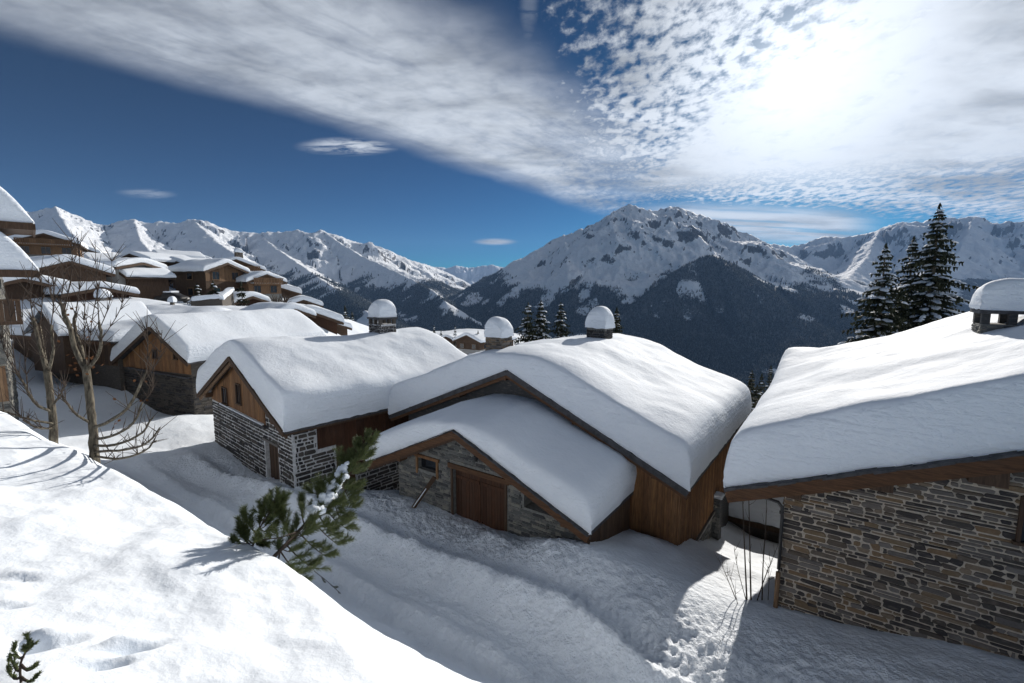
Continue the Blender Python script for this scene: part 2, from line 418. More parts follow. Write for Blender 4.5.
def chimney(H, cx, cy, zb, zt, w, d, T, style='slots', stone='stone_dark', seed=0, mort='mortar_snow', capover=.05, dome=.3):
    mb = MB(); body = zt-.5 if style == 'slots' else zt
    mb.box((cx, cy, (zb+body)/2), (w-.06, d-.06, body-zb))
    c = mb.build('chimney', M[mort], H.root)
    st = MB()
    hw, hd = w/2-.02, d/2-.02
    stones(st, lambda a, b, h: (a, cy-hd-h, b), cx-hw, cx+hw, zb, body, lambda a, b: abs(a-cx) < hw and zb < b < body, (.07, .13), (.15, .35), .02, .02)
    stones(st, lambda a, b, h: (cx+hw+h, a, b), cy-hd, cy+hd, zb, body, lambda a, b: abs(a-cy) < hd and zb < b < body, (.07, .13), (.15, .35), .02, .02)
    stones(st, lambda a, b, h: (cx-hw-h, a, b), cy-hd, cy+hd, zb, body, lambda a, b: abs(a-cy) < hd and zb < b < body, (.07, .13), (.15, .35), .02, .02)
    st.build('stonework', M[stone], c)
    if style == 'slots':
        q = .2*min(1, w/1.2)
        for sx in (-1, 0, 1):
            for sy in (-1, 1): p = MB(); p.box((cx+sx*(w/2-q/2-.02), cy+sy*(d/2-q/2-.02), body+.17), (q, q, .34)); p.build('pier', M[stone], c)
        s = MB(); s.box((cx, cy, body+.40), (w+.12, d+.12, .12), jit=.02); s.build('slab', M['slate'], c)
        zt2 = body+.46
    else: zt2 = body
    snow_cap(c, cx, cy, zt2, w, d, T, seed, capover, dome)
    return c

def plane_hit(H, u, v, side, T=0.):
    """point (local) where the view ray meets the roof slope on the given side, raised by T"""
    r = ray(u, v); lo, hi = 2., 90.
    def f(k):
        l = H.loc(r*k); P = H.Lp if side == 'L' else H.Rp; A = H.Ap
        z = A[1]+(l[0]-A[0])*((P[1]-A[1])/(P[0]-A[0]))+T
        return l[2]-z
    ks = np.linspace(lo, hi, 1500); prev = f(ks[0])
    for k in ks[1:]:
        cur = f(k)
        if prev > 0 >= cur: return H.loc(r*k)
        prev = cur
    return H.loc(r*hi)

SUN_E = 4.1; EXPO = 0.60; GLOW_BASE = 5.3; GLOW1 = 0.; GLOW2 = 5.2; SKY_GAMMA = 1.75; SKY_TINT = (.012, .066, .062); HAZE = 2.9e-5
# ================================================================== the big stone house at the right edge
A_ = House('stone_house', (727, 489), 13.0, 35, -8.9, 'low house of brown flat stones cut by the right edge, under thick snow', 'house')
H = A_
Lp = H.fl(727, 489); Xp = H.fl(1024, 453); sl = (Xp[1]-Lp[1])/(Xp[0]-Lp[0]); W2 = 9.6
H.roof_shape(Lp, (Lp[0]+W2, Lp[1]+sl*W2), (Lp[0]+2*W2, Lp[1]))
xw = H.fl(783, 520, .5)[0]; LEN = 15.5
xr = H.Rp[0]-1.3
mb = MB(); f_ = lambda x: H.zr(x)-.14
mb.prism([(xw, -1.), (xr, -1.), (xr, f_(xr)), (H.Ap[0], f_(H.Ap[0])), (xw, f_(xw))], .5, LEN-.5)
mb.build('wall', M['mortar'], H.root)
st = MB()
stones(st, front_map(.5), xw, xw+8.2, -.7, 6, lambda a, b: xw < a < xw+8.2 and b < H.zr(a)-.2, (.07, .155), (.16, .62), .032, .045, big=.14)
st.build('stonework', M['stone_warm'], H.root); st = MB()
stones(st, side_map(xw, -1), .5, 9, -1., 4, lambda a, b: .5 < a < 9 and b < H.zr(xw)-.2, (.07, .155), (.16, .62), .032, .045)
st.build('stonework', M['stone_warm'], H.root)
rf = roof_deck(H, 0, LEN, .10)
barge(H, rf, y=-.05, h=.20, w=.10, drop=.02, sides='L'); barge(H, rf, y=.06, h=.24, w=.10, drop=.17, sides='L'); barge(H, rf, y=-.05, h=.3, sides='R')
mb = MB()
n = 30; P0 = np.array(H.Lp); P1 = np.array(H.Ap)
for i in range(n):
    p = P0+(P1-P0)*(i+.5)/n; r_ = Vector((P1[0]-P0[0], 0, P1[1]-P0[1]))
    mb.box((p[0], .0, p[1]+.03+random.uniform(-.02, .025)), (.44, .44+random.uniform(-.12, .10), .05), jit=.018, rot=Vector((1, 0, 0)).rotation_difference(r_.normalized()).to_matrix())
mb.build('slate_edge', M['slate'], rf)
for (u, v, w_, h_) in ((794, 499, .34, .20), (880, 488, .42, .24), (984, 479, .62, .34)):
    x, z = H.fl(u, v, .45); mb = MB(); mb.box((x, .36, H.zr(x)-.42-h_/2+.08), (w_, .5, h_), jit=.012); mb.build('purlin', M['wood_dark'], rf)
mb = MB()
for k in range(2): mb.beam((H.Lp[0]+.12+.0*k, -.02, H.Lp[1]-.16), (H.Lp[0]+.12, LEN, H.Lp[1]-.16), .14, .16)
mb.build('eave_board', M['beam_y'], rf)
mb = MB()
p = [H.fl(764, 497, .40), H.fl(770, 499, .40), H.fl(779, 502, .40), H.fl(783, 507, .40), H.fl(783, 520, .40), H.fl(779.5, 569, .40)]
mb.tube([(a-.02, .38, b) for a, b in p], .045, 10)
for q in (3, 5): mb.tube([(p[q][0]-.02, .38, p[q][1]-.12), (p[q][0]-.02, .38, p[q][1]-.19)], .056, 10)
mb.build('downpipe', M['metal'], H.root, smooth=True)
mb = MB(); q = H.fl(779.2, 572, .40); q2 = H.fl(776, 612, .40); mb.tube([(q[0]-.02, .38, q[1]), (q2[0]-.02, .38, q2[1])], .06, 10); mb.build('pipe_sleeve', M['wood_pale'], H.root, smooth=True)
q0 = H.fl(1019, 494, .5); q1 = H.fl(1019, 545, .5)
window(H, q0[0]+.09, q0[0]+1.0, q1[1]+.1, q0[1]-.1, .46, 'wood_dark')
def TA(x, y):
    s_ = x-H.Lp[0]
    back = max(0, (y-9)/6.); edge = math.exp(-s_/2.3)
    return 1.55+.28*(1-math.exp(-s_/2.5))+.55*back*edge*1.6-.30*back*math.exp(-((s_-4.2)/2.0)**2)
snow_mesh('snow_cover', rf, H.zr, H.Lp[0], H.Rp[0], 0, LEN, TA, .2, soft=1.6, amp=.06, seed=1)
cp_ = plane_hit(H, 1003, 341, 'L', 1.35)
chimney(H, cp_[0]+.15, cp_[1]+.5, H.zr(cp_[0])+.4, H.zr(cp_[0])+1.55+.80, 1.45, 1.2, .8, 'slots', 'stone_grey', 4, 'mortar_grey', .04, .2)

# ================================================================== the tall house behind the garage (centre)
C_ = House('timber_house', (688, 491), 15.6, 36, -9.3, 'large timber-sided house at centre under one broad snow roof with brown vertical boards', 'house')
H = C_
H.roof_shape(H.fl(390, 415), H.fl(507, 370), H.fl(688, 491))
LEN = H.sd(750, 401, 0)[0]; xl, xr = H.Lp[0]+.9, H.Rp[0]-.42; f_ = lambda x: H.zr(x)-.14
mb = MB(); mb.prism([(xl, -3), (xr, -3), (xr, f_(xr)), (H.Ap[0], f_(H.Ap[0])), (xl, f_(xl))], .5, LEN-.4); mb.build('wall', M['stone_grey'], H.root)
mb = MB(); x0 = H.fl(560, 500, .5)[0]
planks(mb, front_map(.5), x0, xr+.02, lambda x: H.zr(x)-.18, lambda x: -.3, .17, batten=True); mb.build('front_boarding', M['wood_warm'], H.root)
zb = H.sd(692, 543, xr)[1]; y1_ = H.sd(712.5, 500, xr)[0]; ye_ = LEN-.5
mb = MB(); planks(mb, side_map(xr, 1), .5, ye_, lambda y: H.zr(xr)-.16, lambda y: zb, .17, batten=True); mb.build('side_boarding', M['wood_warm'], H.root)
mb = MB(); mb.beam((xr+.05, .5, zb-.06), (xr+.05, y1_+.1, zb-.06), .16, .10); mb.build('sill_beam', M['sill'], H.root)
st = MB(); stones(st, side_map(xr, 1), .5, y1_, -2.9, zb-.1, lambda a, b: .5 < a < y1_ and b < zb-.14, (.10, .2), (.25, .7), .03, .035); st.build('stonework', M['stone_grey'], H.root)
mb = MB(); py_ = y1_+.3; mb.box((xr+.12, py_, (zb+.6-3)/2), (.42, .5, zb+.6+3), jit=.02); pr = mb.build('pier', M['stone_grey'], H.root)
st = MB(); stones(st, lambda a, b, h: (a, py_-.25-h, b), xr-.08, xr+.32, -2.9, zb+.6, lambda a, b: xr-.08 < a < xr+.32 and b < zb+.58, (.12, .2), (.2, .4), .02, .02); st.build('stonework', M['stone_grey'], pr)
snow_mesh('snow_cap', pr, lambda x: zb+.6, xr-.1, xr+.36, py_-.26, py_+.26, .16, .1, 0, .02, .2, .2)
rf = roof_deck(H, 0, LEN, .12)
barge(H, rf, y=-.04, h=.20, w=.08, drop=.0, mat='slate', name='rake_flashing'); barge(H, rf, y=.05, h=.2, w=.08, drop=.16)
for xx in (-1.2, -4.4, -7.8, -10.5):
    mb = MB(); mb.beam((xx, -.0, H.zr(xx)-.30), (xx, .55, H.zr(xx)-.30), .16, .2); mb.build('purlin', M['beam_y'], rf)
def TC(x, y): return 1.45+.1*math.sin(y*.4)
snow_mesh('snow_cover', rf, H.zr, H.Lp[0], H.Rp[0], 0, LEN, TC, .2, soft=2.6, amp=.05, seed=2)
k = plane_hit(H, 598, 338, 'R', 1.0); yy = H.sd(594, 335, H.Ap[0])[0]
chimney(H, H.Ap[0]+.35, yy, H.zr(H.Ap[0])-.2, H.Ap[1]+1.28, 1.15, 1.1, .82, 'plain', 'stone_dark', 5, 'mortar_grey', .03, .36)
yy2 = 2.6; xx2 = H.Ap[0]-3.1
q = H.loc(pt(499, 347, 21.5)); chimney(H, q[0], q[1], H.zr(q[0])-.2, q[2]+.5, .95, .9, .62, 'plain', 'stone_warm', 6, 'mortar_grey', .02, .28)

# ================================================================== the small gabled garage in front
B_ = House('stone_garage', (589, 534), 14.2, 35.5, -9.1, 'small stone outbuilding with brown double door and lamp under a snowy gable', 'outbuilding')
H = B_
H.roof_shape(H.fl(368, 462), H.fl(454.5, 430), H.fl(589, 534))
LEN = H.loc(C_.O)[1]+.45; yw = .42; xl, xr = H.fl(399, 480, yw)[0], H.Rp[0]-.15; f_ = lambda x: H.zr(x)-.14
mb = MB(); mb.prism([(xl, -1.2), (xr, -1.2), (xr, f_(xr)), (H.Ap[0], f_(H.Ap[0])), (xl, f_(xl))], yw, LEN+.4); wl = mb.build('wall', M['mortar_grey'], H.root)
dl, dt_ = H.fl(453, 468, yw); dr, _ = H.fl(505, 483, yw); db = -1.0
w0, wz1 = H.fl(418, 462, yw); w1_, wz0 = H.fl(437, 474, yw); wz1 = H.fl(428, 459, yw)[1]
o1x, _ = H.fl(524, 500, yw); o2x, oz = H.fl(556, 516, yw)
cut(wl, [(((dl+dr)/2, yw+.05, (dt_+db)/2), (dr-dl, .56, dt_-db)), (((w0+w1_)/2, yw+.05, (wz0+wz1)/2), (w1_-w0, .56, wz1-wz0)),
         (((o1x+o2x)/2, yw+.1, oz+.30), (o2x-o1x, .8, .72))])
def ins(a, b):
    if b > H.zr(a)-.22 or a < xl or a > xr: return False
    if dl-.12 < a < dr+.12 and b < dt_+.24: return False
    if w0-.1 < a < w1_+.1 and wz0-.08 < b < wz1+.1: return False
    if o1x-.05 < a < o2x+.05 and oz-.05 < b < oz+.75: return False
    return True
st = MB(); stones(st, front_map(yw), xl, xr, -.9, 4, ins, (.06, .15), (.16, .6), .018, .03, big=.15); st.build('stonework', M['stone_grey'], H.root)
mid = (dl+dr)/2
for a0, a1 in ((dl+.02, mid-.01), (mid+.01, dr-.02)):
    mb = MB(); planks(mb, front_map(yw+.17), a0, a1, lambda x: dt_-.03, lambda x: db, .14, .008, .03)
    for zz_ in (dt_-.35, db+.9): mb.beam((a0+.03, yw+.13, zz_), (a1-.03, yw+.13, zz_), .03, .12)
    d_ = mb.build('door', M['wood_red'], H.root)
    h_ = MB(); hx = mid-.12 if a1 < mid else mid+.12; h_.tube([(hx, yw+.11, db+1.15), (hx, yw+.07, db+1.15), (hx, yw+.07, db+1.3), (hx, yw+.11, db+1.3)], .012, 6); h_.build('handle', M['black'], d_)
mb = MB(); l0 = H.fl(447, 464, yw); mb.beam((dl-.22, yw-.02, dt_+.10), (dr+.2, yw-.02, dt_+.10), .12, .19); mb.build('lintel', M['beam'], H.root)
for x in (dl-.05, dr+.05): mb = MB(); mb.box((x, yw-.012, (dt_+db)/2), (.10, .07, dt_-db-.01)); mb.build('door_frame', M['wood_dark'], H.root)
mb = MB(); planks(mb, side_map(xr, 1), yw, LEN, lambda y: H.zr(xr)-.15, lambda y: -1.2, .17, .008, .03); mb.build('side_boarding', M['wood_dark'], H.root)
mb = MB()
for x in (w0-.04, w1_+.04): mb.box((x, yw-.02, (wz0+wz1)/2-.05), (.10, .07, wz1-wz0+.3))
mb.box(((w0+w1_)/2, yw-.03, wz1+.06), (w1_-w0+.3, .09, .12)); wf = mb.build('window', M['wood_warm'], H.root)
mb = MB(); mb.box(((w0+w1_)/2, yw+.2, (wz0+wz1)/2), (w1_-w0-.01, .02, wz1-wz0-.01)); mb.build('pane', M['glass'], wf)
# lamp above the door
mb = MB(); lx, lz = H.fl(476, 458, yw-.2)
mb.tube([(lx, yw-.005, lz+.10), (lx, yw-.12, lz+.16), (lx, yw-.2, lz+.12)], .012, 6); mb.box((lx, yw-.012, lz+.08), (.07, .02, .16))
mb.tube([(lx, yw-.2, lz+.12), (lx, yw-.2, lz+.08), (lx, yw-.2, lz+.06)], [.02, .09, .10], 8); mb.tube([(lx, yw-.2, lz+.06), (lx, yw-.2, lz-.10)], [.075, .05], 6); mb.tube([(lx, yw-.2, lz-.10), (lx, yw-.2, lz-.13)], [.06, .02], 6)
mb.build('wall_lamp', M['black'], H.root)
rf = roof_deck(H, 0, LEN-.02, .12)
barge(H, rf, y=-.04, h=.26, w=.09, drop=.03); barge(H, rf, y=.07, h=.14, w=.08, drop=.26, mat='wood_dark')
for u, v in ((402, 462), (512, 487), (566, 520)):
    xx, _ = H.fl(u, v, .2); mb = MB(); mb.beam((xx, .0, H.zr(xx)-.34), (xx, yw+.2, H.zr(xx)-.34), .2, .22); mb.build('purlin', M['beam_y'], rf)
mb = MB(); n = 50
for s0, s1 in ((H.Lp, H.Ap), (H.Rp, H.Ap)):
    P0, P1 = np.array(s0), np.array(s1); r_ = Vector((P1[0]-P0[0], 0, P1[1]-P0[1])).normalized()
    for i in range(26):
        p = P0+(P1-P0)*(i+.5)/26; mb.box((p[0], .02, p[1]+.012+random.uniform(-.012, .012)), (.30, .36+random.uniform(-.06, .06), .03), jit=.012, rot=Vector((1, 0, 0)).rotation_difference(r_).to_matrix())
mb.build('slate_edge', M['slate'], rf)
snow_mesh('snow_cover', rf, H.zr, H.Lp[0], H.Rp[0], 0, LEN+1.2, lambda x, y: .92+.3*min(1, max(0, y/3.0)), .16, soft=2.2, amp=.04, seed=3, ky=1.5, kx=1.2)
# a plank leaning on the garage wall
p0 = H.wor(np.array([H.fl(412, 506, -.35)[0], -.35, H.fl(412, 506, -.35)[1]-.15])); p1 = H.wor(np.array([H.fl(435, 477, yw-.08)[0], yw-.10, H.fl(435, 477, yw-.08)[1]]))
o = empty('leaning_plank', p0, 0, 'dark grey plank leaning below the small window of the outbuilding', 'plank')
mb = MB(); mb.beam((0, 0, 0), p1-p0, .05, .17); mb.build('board', M['wood_dark'], o)
mb = MB(); dd_ = Vector(p1-p0); mb.beam(dd_*.05+Vector((0, 0, .055)), dd_*.62+Vector((0, 0, .055)), .10, .03); mb.build('snow_strip', M['snow'], o)

# ================================================================== left stone house with timber gable
E_ = House('stone_house', (284, 432), 20.5, 41, -9.5, 'dark stone house with timber gable and ridge chimney, left of the outbuilding', 'house')
H = E_
H.roof_shape(H.fl(198, 394), H.fl(229.5, 356), H.fl(284, 432))
LEN = H.sd(420, 326, H.Ap[0])[0]; yw = .5; xl, xr = H.fl(213, 410, yw)[0], H.Rp[0]-.42; f_ = lambda x: H.zr(x)-.14
mb = MB(); mb.prism([(xl, -4), (xr, -4), (xr, f_(xr)), (H.Ap[0], f_(H.Ap[0])), (xl, f_(xl))], yw, LEN-.5); wl = mb.build('wall', M['mortar_snow'], H.root)
dl, dt_ = H.fl(265, 440, yw); dr, _ = H.fl(278, 448, yw)
cut(wl, [(((dl+dr)/2, yw+.05, dt_/2-.4), (dr-dl, .56, dt_+.8))])
zs0 = H.fl(233, 420, yw)  # foot of the boards
zA, zBx = H.fl(222, 403.5, yw), H.fl(251, 418, yw)
def gb(x): return zA[1]+(x-zA[0])*((zBx[1]-zA[1])/(zBx[0]-zA[0]))
xbd = H.fl(266, 424, yw)[0]
def ins(a, b):
    if a < xl or a > xr or b > H.zr(a)-.2: return False
    if b > gb(a)-.02 and a < xbd: return False
    return not (dl-.03 < a < dr+.03 and b < dt_+.03)
st = MB(); stones(st, front_map(yw), xl, xr, -.9, 5, ins, (.14, .26), (.28, .85), .065, .04); st.build('stonework', M['stone_dark'], H.root)
mb = MB(); planks(mb, front_map(yw+.0), xl+.15, xbd, lambda x: H.zr(x)-.2, gb, .2, .008, .05); mb.build('gable_boarding', M['wood_warm'], H.root)
mb = MB(); xa_, xb_ = zA[0]-.2, xbd+.3; mb.beam((xa_, yw-.08, gb(xa_)-.03), (xb_, yw-.08, gb(xb_)-.03), .25, .09); lg = mb.build('ledge', M['slate'], H.root)
mb = MB(); mb.beam((xa_+.3, yw-.1, gb(xa_+.3)+.05), (xb_-.4, yw-.1, gb(xb_-.4)+.05), .16, .07); mb.build('ledge_snow', M['snow'], lg)
for (u0, v0, u1, v1) in ((224, 394, 229, 405), (237.5, 384, 242.5, 404)):
    a0, z1 = H.fl(u0, v0, yw); a1, z0 = H.fl(u1, v1, yw); z0 = max(z0, gb((a0+a1)/2)+.15)
    window(H, a0, a1, z0, max(z1, z0+.9), yw-.06, 'wood_dark')
mb = MB(); planks(mb, front_map(yw+.2), dl+.02, dr-.02, lambda x: dt_-.02, lambda x: -.6, .13, .01, .03); d_ = mb.build('door', M['wood_dark'], H.root)
mb = MB(); mb.tube([(dr-.12, yw+.15, 1.0), (dr-.12, yw+.1, 1.0), (dr-.12, yw+.1, 1.12), (dr-.12, yw+.15, 1.12)], .014, 6); mb.build('handle', M['black'], d_)
mb = MB(); mb.beam((dl-.15, yw-.02, dt_+.07), (dr+.15, yw-.02, dt_+.07), .12, .12); mb.build('lintel', M['sill'], H.root)
# side wall: stone and a timber bay
ya, za_ = H.sd(317, 440, xr); yb, _ = H.sd(336, 450, xr); yc, _ = H.sd(388, 450, xr); zst = H.sd(326, 447, xr)[1]; zr_e = H.zr(xr)-.16
ybb, _ = H.sd(354, 450, xr); zlow = H.sd(376, 463, xr)[1]
ye = LEN-.6
def ins2(a, b):
    if a < yw or a > ye or b > zr_e-.1: return False
    if a > ya and b > zst and a < yb: return False
    if yb <= a < ybb and b > -1.0: return False
    if ybb <= a < yc+1.5 and b > zlow: return False
    return True
st = MB(); stones(st, side_map(xr, 1), yw-.02, ye, -3.4, zr_e, ins2, (.14, .26), (.28, .85), .06, .045); st.build('stonework', M['stone_dark'], H.root)
mb = MB(); planks(mb, side_map(xr, 1), ya, yb, lambda y: zr_e-.02, lambda y: zst, .2, .006, .04); planks(mb, side_map(xr, 1), yb, ybb, lambda y: zr_e-.02, lambda y: -1.2, .2, .006, .04); planks(mb, side_map(xr, 1), ybb, yc+1.5, lambda y: zr_e-.02, lambda y: zlow, .2, .006, .04); mb.build('side_boarding', M['wood_red'], H.root)
rf = roof_deck(H, 0, LEN, .12)
barge(H, rf, y=-.04, h=.22, w=.08, drop=.02, mat='wood_dark'); barge(H, rf, y=.10, h=.22, w=.09, drop=.2, mat='wood_pale', sides='L'); barge(H, rf, y=.10, h=.16, w=.09, drop=.2, mat='wood_dark', sides='R')
for xx in (H.Lp[0]+1.2, H.Ap[0], H.Rp[0]-1.5):
    mb = MB(); mb.beam((xx, .05, H.zr(xx)-.5), (xx, yw+.1, H.zr(xx)-.5), .2, .24); mb.build('purlin', M['beam_y'], rf)
mb = MB(); mb.beam((H.Rp[0]-.04, 0, H.Rp[1]-.16), (H.Rp[0]-.04, LEN, H.Rp[1]-.16), .08, .10); mb.build('eave_board', M['wood_dark'], rf)
snow_mesh('snow_cover', rf, H.zr, H.Lp[0], H.Rp[0], 0, LEN, lambda x, y: 1.38+.1*math.sin(y*.5+1), .22, soft=2.4, amp=.05, seed=4)
k = H.loc(pt(382, 341, 32)); yy = H.sd(382, 336, H.Ap[0])[0]
chimney(H, H.Ap[0]+.1, yy, H.Ap[1]-.4, H.Ap[1]+1.68, 1.36, 1.3, .78, 'slots', 'stone_dark', 7, 'mortar_snow', .0, .34)

# ================================================================== simpler houses up the village slope
def gable_house(name, ref, R, A, L, d, az, zb, length, T, wall, label, board=None, over=.4, stone_top=None, cat='house', group='chalets of the village', windows=(), soft=.9, step=.4, seed=0, kx=1., ky=1., boardmat='wood_dark', amp=.05):
    H = House(name, ref, d, az, zb, label, cat, group)
    H.roof_shape(H.fl(*L), H.fl(*A), H.fl(*R))
    xl, xr = H.Lp[0]+over, H.Rp[0]-over; f_ = lambda x: H.zr(x)-.14
    mb = MB(); mb.prism([(xl, -4), (xr, -4), (xr, f_(xr)), (H.Ap[0], f_(H.Ap[0])), (xl, f_(xl))], over, length-.3); mb.build('wall', M[wall], H.root)
    if board:
        zb_ = H.fl(*board, over)[1] if isinstance(board, tuple) else board
        mb = MB(); planks(mb, front_map(over), xl+.05, xr-.05, lambda x: H.zr(x)-.2, lambda x: zb_, .22, .01, .05); mb.build('gable_boarding', M['wood_warm'], H.root)
    rf = roof_deck(H, 0, length, .12); barge(H, rf, y=-.04, h=.22, w=.08, drop=.04, mat=boardmat)
    snow_mesh('snow_cover', rf, H.zr, H.Lp[0], H.Rp[0], 0, length, T, step, soft=soft, amp=amp, seed=seed, kx=kx, ky=ky)
    for (u0, v0, u1, v1) in windows:
        a0, z1 = H.fl(u0, v0, over); a1, z0 = H.fl(u1, v1, over); window(H, a0, a1, z0, z1, over-.07, 'wood_dark')
    return H, rf
F_, rf = gable_house('timber_house', (188, 363), (188, 363), (149.5, 326), (112, 361.5), 32, 24, -9.3, 12.5, 1.15, 'stone_dark', 'timber-gabled house on a dark stone base, behind the left bare trees', (170, 372), .5, seed=8, windows=((154, 350, 158, 358), (175, 352, 178, 359)), group=None)
H = F_
st = MB(); zb_ = H.fl(170, 372, .5)[1]
stones(st, side_map(H.Rp[0]-.5, 1), .5, 12, -1, 3, lambda a, b: .5 < a < 12 and b < H.zr(H.Rp[0]-.5)-.25, (.12, .24), (.3, .9), .04, .05); st.build('stonework', M['stone_dark'], H.root); st = MB()
stones(st, front_map(.5), H.Lp[0]+.5, H.Rp[0]-.5, -1, zb_, lambda a, b: H.Lp[0]+.5 < a < H.Rp[0]-.5 and b < zb_-.05, (.12, .24), (.3, .9), .04, .05); st.build('stonework', M['stone_dark'], H.root)
mb = MB(); mb.beam((H.Lp[0]+1.4, .4, zb_), (H.Rp[0]-.7, .4, zb_-.25), .3, .12); mb.build('ledge', M['slate'], H.root)
# long low house behind the trees
G_ = House('timber_house', (20, 337), 40, 22, -7.9, 'long brown house with a small snowy porch gable behind the bare trees', 'house')
H = G_
wz = H.fl(60, 338)[1]
H2 = 14.
x0g, x1g = H.fl(2, 337)[0], H.fl(112, 333, 0)[0]
H.Lp, H.Ap, H.Rp = (x0g, wz), ((x0g+x1g)/2, wz), (x1g+.2, wz)
mb = MB(); mb.box(((x0g+x1g)/2, 6, wz/2-1.6), (x1g-x0g-1, 11, wz+3)); mb.build('wall', M['stone_dark'], H.root)
mb = MB(); planks(mb, front_map(.5), x0g+.6, x1g-.6, lambda x: wz-.2, lambda x: wz-2.0, .25, .01, .05); mb.build('front_boarding', M['wood_dark'], H.root)
roofz = lambda x: wz
mb = MB(); mb.prismx([(0, wz), (0, wz-.14), (12, wz-.14), (12, wz)], x0g, x1g); rf = mb.build('roof', M['slate'], H.root)
snow_mesh('snow_cover', rf, roofz, x0g, x1g, 0, 12, lambda x, y: .8+.17*y if y < 9 else .8+.17*9-.2*(y-9), .4, soft=0, amp=.06, seed=9)
mb = MB(); mb.beam((x0g+.3, -.05, wz-.18), (x1g-.3, -.05, wz-.18), .1, .24); mb.build('eave_board', M['beam'], rf)
pa = H.fl(40, 309, -1.5); pl = H.fl(22, 334, -1.5); pr_ = H.fl(58, 336, -1.5)
pg = MB(); pg.prism([(pl[0]+.3, pl[1]-3), (pr_[0]-.3, pl[1]-3), (pr_[0]-.3, pr_[1]-.05), (pa[0], pa[1]-.2), (pl[0]+.3, pl[1]-.05)], -1.1, 1.5); pgo = pg.build('porch_gable', M['wood_dark'], H.root)
S_ = type('S', (), {})(); H.Lp, H.Ap, H.Rp = pl, pa, pr_
snow_mesh('porch_snow', pgo, H.zr, pl[0], pr_[0], -1.5, 5.5, .75, .3, soft=.5, amp=.03, seed=10, kx=.7, ky=.6)
c_ = H.loc(pt(104, 303, 47)); chimney(H, c_[0], c_[1], c_[2]-1.5, c_[2]+.6, 1.0, 1.0, .5, 'plain', 'stone_warm', 12, 'mortar_snow', .05, .35)

# tall building at the left edge, seen end-on
def edge_block():
    H = House('tall_house', (33, 222), 24., -46, -6.5, 'tall stone house cut by the left edge with two stepped snow-laden roofs', 'house')
    r0 = H.fl(33, 222)[0]; z0 = H.fl(20, 222)[1]
    r1 = H.fl(38, 271)[0]; z1 = H.fl(20, 270)[1]
    mb = MB(); mb.box((r0-7.6, 3.2, (z0+z1)/2), (12, 3.6, z0-z1-.1)); mb.build('upper_wall', M['wood_dark'], H.root); mb = MB(); mb.box((r1-1.55-6, 5, z1/2-1.2), (12, 8, z1+2.2)); mb.build('wall', M['mortar_grey'], H.root)
    wx = r1-1.55
    st = MB(); stones(st, front_map(1.0), wx-3, wx, -2, z1-.2, lambda a, b: wx-3 < a < wx and b < z1-.25, (.12, .24), (.3, .9), .03, .05); st.build('stonework', M['stone_grey'], H.root); st = MB()
    stones(st, side_map(wx, 1), 1.0, 8.8, -2, z1-.2, lambda a, b: 1 < a < 8.8 and b < z1-.25, (.12, .24), (.3, .9), .03, .05); st.build('stonework', M['stone_grey'], H.root)
    def T(k): return lambda x, y: 2.1*(1-math.exp(-(k-x)/1.0))+.30*(k-x)+.15
    for nm, r, z, y0 in (('upper', r0, z0, 0.), ('lower', r1, z1, -.2)):
        mb = MB(); mb.box((r-6, y0+2.6, z-.12), (12, 5.2, .24)); rf = mb.build('roof', M['wood_dark'], H.root)
        mb = MB(); mb.beam((r-12, y0-.06, z-.2), (r, y0-.06, z-.2), .1, .36); mb.beam((r+.02, y0, z-.2), (r+.02, y0+5.2, z-.2), .1, .3); mb.build('bargeboard', M['wood_dark'], rf)
        snow_mesh('snow_cover', rf, lambda x: z, r-12, r, y0, y0+5.2, T(r), .3, soft=0, amp=.05, seed=13, kx=.6, ky=.8)
    b0 = H.fl(20, 300, .2); b1 = H.fl(20, 321, .2)
    mb = MB(); mb.box((b0[0]-1.6, .6, b1[1]-.1), (3.2, 1.0, .16))
    for k in range(14): mb.box((b0[0]-.1-k*.205, .14, (b0[1]+b1[1])/2), (.19, .04, b0[1]-b1[1]))
    mb.box((b0[0]-1.6, .12, b0[1]), (3.2, .08, .1)); mb.build('balcony', M['wood_dark'], H.root)
    d0 = H.fl(5, 366, .9); d1 = H.fl(5, 396, .9)
    mb = MB(); planks(mb, front_map(.96), d0[0]-1.3, d0[0], lambda x: d0[1], lambda x: d1[1]-.3, .16, .01, .05); mb.build('door', M['wood_pale'], H.root)
edge_block()

